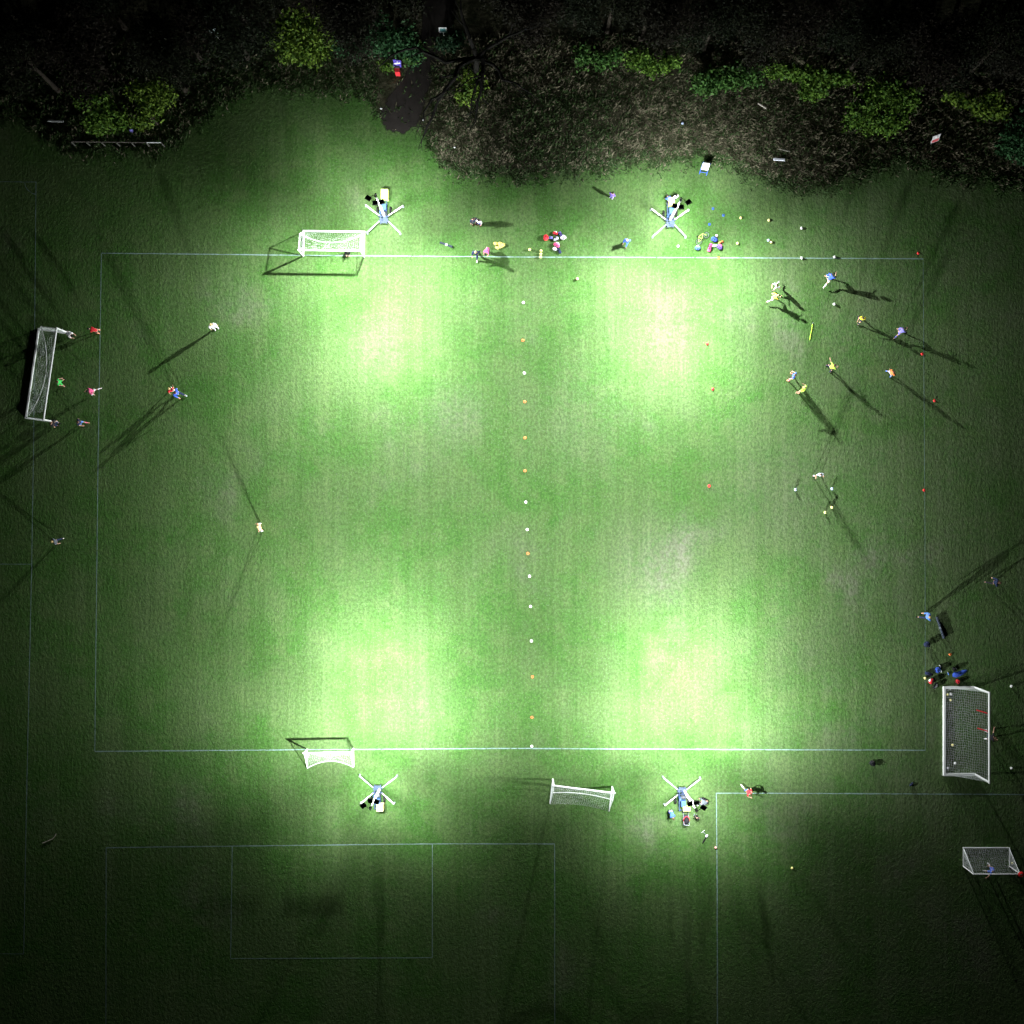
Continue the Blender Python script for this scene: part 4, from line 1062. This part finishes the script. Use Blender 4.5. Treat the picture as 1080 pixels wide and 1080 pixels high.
for x, y, l in ((446.3, 127, 'bright white scrap of litter beside the earth path'), (402, 115, 'tiny pale scrap of litter on the path edge'), (479.5, 156, 'pale scrap of litter on the bare earth patch by the bank'), (828, 82, 'grey scrap of litter under the long green hedge')):
    b = MB(); b.ball((0, 0, .03), .10, 8, 5, (1, .7, .4), jitter=.15); o = b.obj('paper_scrap', cloth('white'), None); o.location = G(x, y, .05); tag(o, l, 'litter', 'litter along the bank')

# ------------------------------------------------------------------ trees and bushes
BARK = mat('bark', (0.030, 0.024, 0.018), .95, .4, 6, bump=.6)
BARKD = mat('dark_bark', (0.008, 0.007, 0.006), .95, .4, 6)
def crown_mesh(name, lobes, n, leaf, ma, seed):
    r = random.Random(seed); V = []; F = []
    wts = [l[3] * l[4] * l[5] for l in lobes]
    for _ in range(int(n * .62)):
        cx, cy, cz, rx, ry, rz = r.choices(lobes, wts)[0]
        while True:
            d = Vector((r.gauss(0, 1), r.gauss(0, 1), r.gauss(0, 1)))
            if d.length > .01: break
        d.normalize(); q = r.random() ** .38
        lump = 1 + .30 * math.sin(5 * d.x + 3 * cx) * math.sin(4 * d.y + seed) + .24 * math.sin(9 * d.y + 7 * d.x + seed)
        if math.sin(6 * d.x + seed) * math.sin(7 * d.y + 2 * seed) * math.sin(6 * d.z) > .2 and r.random() < .85: continue
        c = Vector((cx + d.x * rx * q * lump, cy + d.y * ry * q * lump, max(.15, cz + d.z * rz * q * lump)))
        for _k in range(3):
            u = Vector((r.gauss(0, 1), r.gauss(0, 1), r.gauss(0, .7))).normalized(); w = u.orthogonal().normalized()
            w = (Matrix.Rotation(r.uniform(0, 6.28), 3, u) @ w); s = leaf * r.uniform(.6, 1.3); p = c + Vector((r.gauss(0, leaf), r.gauss(0, leaf), r.gauss(0, leaf * .7)))
            i = len(V); V += [p - u * s, p + w * s * .55, p + u * s, p - w * s * .55]; F.append((i, i + 1, i + 2, i + 3))
    me = bpy.data.meshes.new(name); me.from_pydata(V, [], F); me.materials.append(ma)
    return me
def limbs(h, lobes, seed, r0):
    r = random.Random(seed); b = MB()
    lean = Vector((r.uniform(-.2, .2), r.uniform(-.2, .2), 0)); pts = [Vector((0, 0, 0)), Vector((0, 0, h * .35)) + lean * .5, Vector((0, 0, h * .62)) + lean, Vector((0, 0, h * .85)) + lean * 1.4]
    for k in range(3): b.tube(pts[k], pts[k + 1], r0 * (1 - .28 * k), r0 * (1 - .28 * (k + 1)), n=8)
    for cx, cy, cz, rx, ry, rz in lobes:
        e = Vector((cx, cy, cz)); s = pts[1].lerp(pts[2], r.random()); m = s.lerp(e, .55) + Vector((0, 0, -.1 * h * .1)); b.tube(s, m, r0 * .42, r0 * .28, n=6); b.tube(m, e, r0 * .28, r0 * .1, n=6)
        for _ in range(3):
            d = Vector((r.uniform(-1, 1) * rx, r.uniform(-1, 1) * ry, r.uniform(-.2, 1) * rz)) * .7; b.tube(e.lerp(m, .3), e + d, r0 * .14, r0 * .03, n=5)
    return b
def tree(px, py, lobes, n, leaf, a, c, label, name='tree', cat='tree', seed=1, r0=.14, h=None, group=None):
    h = h or max(l[2] for l in lobes)
    t = thing(name, label, cat, G(px, py), 0, group)
    limbs(h, lobes, seed, r0).obj('trunk', BARK, t)
    o = bpy.data.objects.new('crown', crown_mesh('crown', lobes, n, leaf, leaf_mat('leaves_%d' % seed, a, c), seed)); COL.objects.link(o); o.parent = t
    return t
YG = ((.030, .075, .008), (.150, .235, .028)); MG = ((.014, .056, .010), (.075, .165, .034)); DG = ((.008, .030, .012), (.024, .062, .026)); BG_ = ((.010, .042, .014), (.042, .120, .044)); GG = ((.022, .070, .008), (.120, .220, .028))
TB = 'bushes along the edge of the field'
tree(118, 137, [(-.7, 0, 1.3, 1.2, .9, 1.0), (.6, .3, 1.6, 1.2, 1.0, 1.1), (-.2, 1.2, 2.2, 1.4, 1.0, 1.2), (1.5, .2, 1.2, .6, .6, .8)], 2300, .14, *GG, 'yellow green bush behind the white rail fence at the upper left, left of a pair', 'bush', 'bush', 21, group=TB)
tree(166, 131, [(-.9, -.3, 1.3, 1.0, .7, .9), (.3, .6, 1.9, 1.1, .9, 1.2), (1.3, 1.7, 2.3, .9, .9, 1.2), (-.1, 1.6, 2.4, 1.2, 1, 1.2)], 2100, .14, *YG, 'olive yellow bush reaching up from the right end of the white rail fence', 'bush', 'bush', 22, group=TB)
tree(325, 62, [(-1.0, .5, 2.4, 1.5, 1.4, 1.5), (1.1, .6, 2.5, 1.5, 1.4, 1.5), (0, -.3, 1.8, 1.8, 1.1, 1.3), (0, 1.4, 3.2, 1.7, 1.3, 1.3)], 4400, .14, *YG, 'round bright yellow green tree glowing alone among the dark trees', 'tree', 'tree', 23, group=TB)
tree(400, 62, [(-2.0, .4, 1.8, 1.5, 1.2, 1.3), (0, .7, 2.2, 1.7, 1.3, 1.5), (1.9, .4, 1.9, 1.4, 1.2, 1.3), (3.0, -.2, 1.3, .8, .8, .9)], 3000, .14, *BG_, 'wide dark green bush left of the purple notice board', 'bush', 'bush', 24, group=TB)
tree(409, 73, [(0, 0, .7, .6, .5, .5)], 420, .09, *GG, 'tiny light green bush at the foot of the purple notice board', 'bush', 'bush', 25, r0=.05, group=TB)
tree(434, 64, [(0, 0, .9, .8, .7, .6), (.5, .4, 1.1, .6, .6, .6)], 620, .14, *MG, 'small green bush right of the purple notice board', 'bush', 'bush', 26, r0=.05, group=TB)
tree(497, 103, [(-.5, -.3, .9, .8, .7, .6), (.4, .2, 1.1, .8, .8, .7), (.1, 1.0, 1.3, .9, .8, .8)], 950, .14, *YG, 'bright yellow bush seen through the bare branches', 'bush', 'bush', 27, r0=.06, group=TB)
tree(628, 70, [(-1.2, .2, 1.2, .6, .9, .9), (.4, -.1, 1.1, .9, .7, .8), (1.5, .4, 1.1, .7, .6, .8)], 900, .14, *MG, 'straggly green bush, leftmost in the row behind the dead grass', 'bush', 'bush', 28, r0=.06, group=TB)
tree(686, 74, [(-1.1, .2, 1.3, 1.0, .8, .9), (.3, -.3, 1.1, 1.1, .7, .8), (1.5, .1, 1.2, .8, .5, .7)], 1300, .14, *GG, 'low green bush with yellow tips, second from left behind the dead grass', 'bush', 'bush', 29, r0=.07, group=TB)
tree(766, 93, [(-1.9, -.1, 1.1, 1.2, .9, .9), (-.2, .2, 1.3, 1.3, .9, 1.0), (1.5, .5, 1.2, 1.3, .8, .9)], 2300, .14, *MG, 'wide leafy mid green bush in the middle of the row behind the dead grass', 'bush', 'bush', 30, group=TB)
tree(848, 93, [(-2.4, .5, 2.0, 1.3, .45, .6), (-.8, .3, 2.0, 1.3, .45, .6), (.9, .1, 2.0, 1.3, .45, .6), (2.3, -.1, 2.0, 1.2, .45, .6), (.4, -.6, 1.2, 1.0, .7, .9)], 4200, .14, *GG, 'long clipped yellow green hedge below the dark wood', 'hedge', 'hedge', 31, group=TB)
tree(917, 133, [(-1.6, .2, 1.6, 1.0, 1.1, 1.2), (-.2, -.3, 1.5, 1.2, 1.0, 1.2), (1.4, -.4, 1.4, 1.1, .9, 1.1), (.2, 1.5, 2.6, 1.9, 1.3, 1.4), (2.0, 1.2, 2.2, 1.2, 1.2, 1.3)], 3800, .14, *GG, 'big yellow green bush hanging low over the bank', 'bush', 'bush', 32, r0=.16, group=TB)
tree(1006, 112, [(-.7, .3, 1.3, .7, .5, .5), (.4, -.2, 1.2, .7, .5, .5)], 620, .14, *YG, 'small olive bush left of a brighter one near the upper right corner', 'bush', 'bush', 33, r0=.06, group=TB)
tree(1036, 123, [(-.6, .1, 1.2, .9, .7, .7), (.7, 0, 1.2, .9, .7, .7), (0, .9, 1.7, 1.0, .5, .6)], 1100, .14, *YG, 'bright yellow bush near the upper right corner', 'bush', 'bush', 34, r0=.06, group=TB)
tree(1068, 150, [(-.6, -.4, 1.4, 1.1, 1.2, 1.1), (.8, .8, 1.8, 1.3, 1.3, 1.3), (.3, -1.2, 1.2, 1.1, 1.0, 1.0)], 2300, .14, *BG_, 'blue green bush cut by the right edge of the picture', 'bush', 'bush', 35, group=TB)
tree(476, 50, [(-.3, 0, .8, .8, .8, .5), (.6, .3, .9, .7, .7, .5)], 600, .14, *DG, 'dark low bush below the teal notice board', 'bush', 'bush', 36, r0=.05, group=TB)

# bare tree spreading over the path
bt = thing('bare_tree', 'leafless black tree spreading its branches over the path and bank', 'tree', G(502, 86))
r9 = random.Random(12)
trk = MB(); trk.tube((0, 0, 0), (.1, .1, 2.2), .26, .22, n=10); trk.tube((.1, .1, 2.2), (.2, .3, 3.6), .22, .17, n=10); trk.obj('trunk', BARKD, bt)
def at(px, py, h):
    """point at height h that stands over the ground so it is seen near the given pixel"""
    k = (CAM_H - h) / CAM_H
    return Vector(((px - 540) / PPM * k, (540 - py) / PPM * k, h)) - G(502, 86)
def limb(pts, r0, lvl=0):
    b = MB(); n_ = len(pts) - 1
    def rec(p, d, ln, r, depth):
        q = p + d * ln; b.tube(p, q, r, r * .6, n=5)
        if depth > 0:
            for _ in range(2):
                nd = (d + Vector((r9.uniform(-.8, .8), r9.uniform(-.8, .8), r9.uniform(-.3, .4)))).normalized(); rec(q, nd, ln * r9.uniform(.6, .9), r * .55, depth - 1)
    for k in range(n_):
        a, c = 1.5 * r0 * (1 - .6 * k / n_), 1.5 * r0 * (1 - .6 * (k + 1) / n_)
        mid = (pts[k] + pts[k + 1]) / 2 + Vector((r9.uniform(-.12, .12), r9.uniform(-.12, .12), r9.uniform(-.1, .1)))
        b.tube(pts[k], mid, a, (a + c) / 2, n=6); b.tube(mid, pts[k + 1], (a + c) / 2, c, n=6)
        if k:
            d = (pts[k + 1] - pts[k]).normalized(); rec(mid, (d + Vector((r9.uniform(-1, 1), r9.uniform(-1, 1), .1))).normalized(), r9.uniform(.5, .9), c * .6, 2)
    rec(pts[-1], (pts[-1] - pts[-2]).normalized(), .6, r0 * .5, 2)
    b.obj('branch', BARKD, bt)
top_ = Vector((.2, .3, 3.5)); low = Vector((.1, .1, 2.2))
limb([top_, at(484, 70, 4.4), at(480, 82, 4.5), at(468, 97, 4.3), at(462, 106, 4.0), at(455, 126, 3.6), at(448, 141, 3.2)], .13)
limb([at(468, 97, 4.3), at(455, 105, 4.2), at(447, 118, 4.0), at(443, 130, 3.8)], .07)
limb([top_, at(509, 62, 4.4), at(509, 78, 4.4), at(508, 92, 4.2), at(503, 108, 3.9), at(502, 120, 3.6)], .14)
limb([at(509, 80, 4.4), at(504, 84, 4.4), at(500, 96, 4.2), at(497, 114, 3.9)], .09)
limb([at(509, 78, 4.4), at(498, 82, 4.5), at(490, 88, 4.5)], .06)
limb([top_, at(520, 68, 4.5), at(530, 84, 4.5), at(545, 88, 4.4), at(556, 96, 4.2)], .10)
limb([top_, at(470, 66, 4.8), at(455, 58, 4.9), at(440, 50, 5.0), at(418, 56, 4.9), at(405, 66, 4.6)], .11)
limb([top_, at(495, 40, 5.2), at(488, 20, 5.6), at(486, 2, 6.0)], .12)
limb([top_, at(525, 45, 5.2), at(548, 34, 5.6), at(560, 30, 5.8)], .10)

# the dark wood: four kinds of tree, then copies
DT = 'trees of the dark wood'
kinds = []
for k in range(4):
    rk = random.Random(50 + k); H_ = 5.4 + .8 * k
    lob = [(rk.uniform(-1.9, 1.9), rk.uniform(-1.7, 1.7), H_ * rk.uniform(.5, .92), rk.uniform(1.2, 1.9), rk.uniform(1.2, 1.8), rk.uniform(1.0, 1.6)) for _ in range(7)]
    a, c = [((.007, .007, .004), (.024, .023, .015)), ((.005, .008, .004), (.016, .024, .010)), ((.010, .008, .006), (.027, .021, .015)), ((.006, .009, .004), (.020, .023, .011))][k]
    kinds.append((lob, a, c, H_))
spots = [(-25, 100, 0), (14, 78, 2), (22, 25, 1), (62, 96, 3), (78, 52, 0), (120, 84, 2), (132, 30, 1), (176, 70, 0), (196, 96, 3), (212, 62, 2), (258, 22, 0), (262, 62, 1), (298, 14, 3), (352, 22, 2), (372, 58, 0), (394, 14, 1), (438, 18, 3), (548, 18, 0),
         (566, 42, 2), (606, 26, 1), (640, 34, 3), (676, 42, 0), (712, 34, 2), (742, 52, 1), (776, 44, 3), (800, 50, 0), (826, 36, 2), (876, 52, 1), (898, 72, 3), (930, 66, 0), (958, 88, 2), (984, 80, 1), (1014, 84, 3), (1046, 92, 0), (1080, 108, 2), (1110, 120, 1)]
words = ['dark grey brown leafy', 'blackish green', 'dull brown thinly leaved', 'dark olive']
def near_word(px, py):
    refs = [((118, 120), 'the bushes by the white rail fence'), ((228, 34), 'the pale grey notice board'), ((322, 40), 'the round yellow green tree'), ((400, 50), 'the wide dark bush by the path'), ((466, 32), 'the teal notice board'), ((626, 58), 'the straggly green bush'), ((690, 64), 'the low green bush with yellow tips'),
            ((766, 82), 'the wide mid green bush'), ((856, 80), 'the long clipped hedge'), ((922, 115), 'the big bush hanging over the bank'), ((1008, 103), 'the small olive bush'), ((1040, 112), 'the bright yellow bush in the upper right'), ((1072, 140), 'the blue green bush at the right edge')]
    return min(refs, key=lambda r: (r[0][0] - px) ** 2 + (r[0][1] - py) ** 2)
proto = {}; seen = {}
for x, y, k in spots:
    lob, a, c, H_ = kinds[k]
    if k not in proto:
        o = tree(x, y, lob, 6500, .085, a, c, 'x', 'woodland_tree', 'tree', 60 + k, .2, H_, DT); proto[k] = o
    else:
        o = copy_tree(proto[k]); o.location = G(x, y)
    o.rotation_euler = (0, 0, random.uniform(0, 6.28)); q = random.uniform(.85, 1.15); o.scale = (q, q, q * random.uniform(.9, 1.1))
    (rx, ry), nm = near_word(x, y)
    hd = ('left of' if x < rx - 12 else 'right of' if x > rx + 12 else 'behind') if abs(x - rx) > abs(y - ry) * .8 else ('behind' if y < ry else 'in front of')
    lab = f'{words[k]} tree {hd} {nm}'
    seen.setdefault(lab, []).append(o); o['label'] = lab
for lab, os_ in seen.items():
    if len(os_) > 1:
        os_.sort(key=lambda o: o.location.x)
        qual = ['the left one of two', 'the right one of two'] if len(os_) == 2 else ['the leftmost of three', 'the middle of three', 'the rightmost of three']
        for o, w in zip(os_, qual): o['label'] = lab + ', ' + w
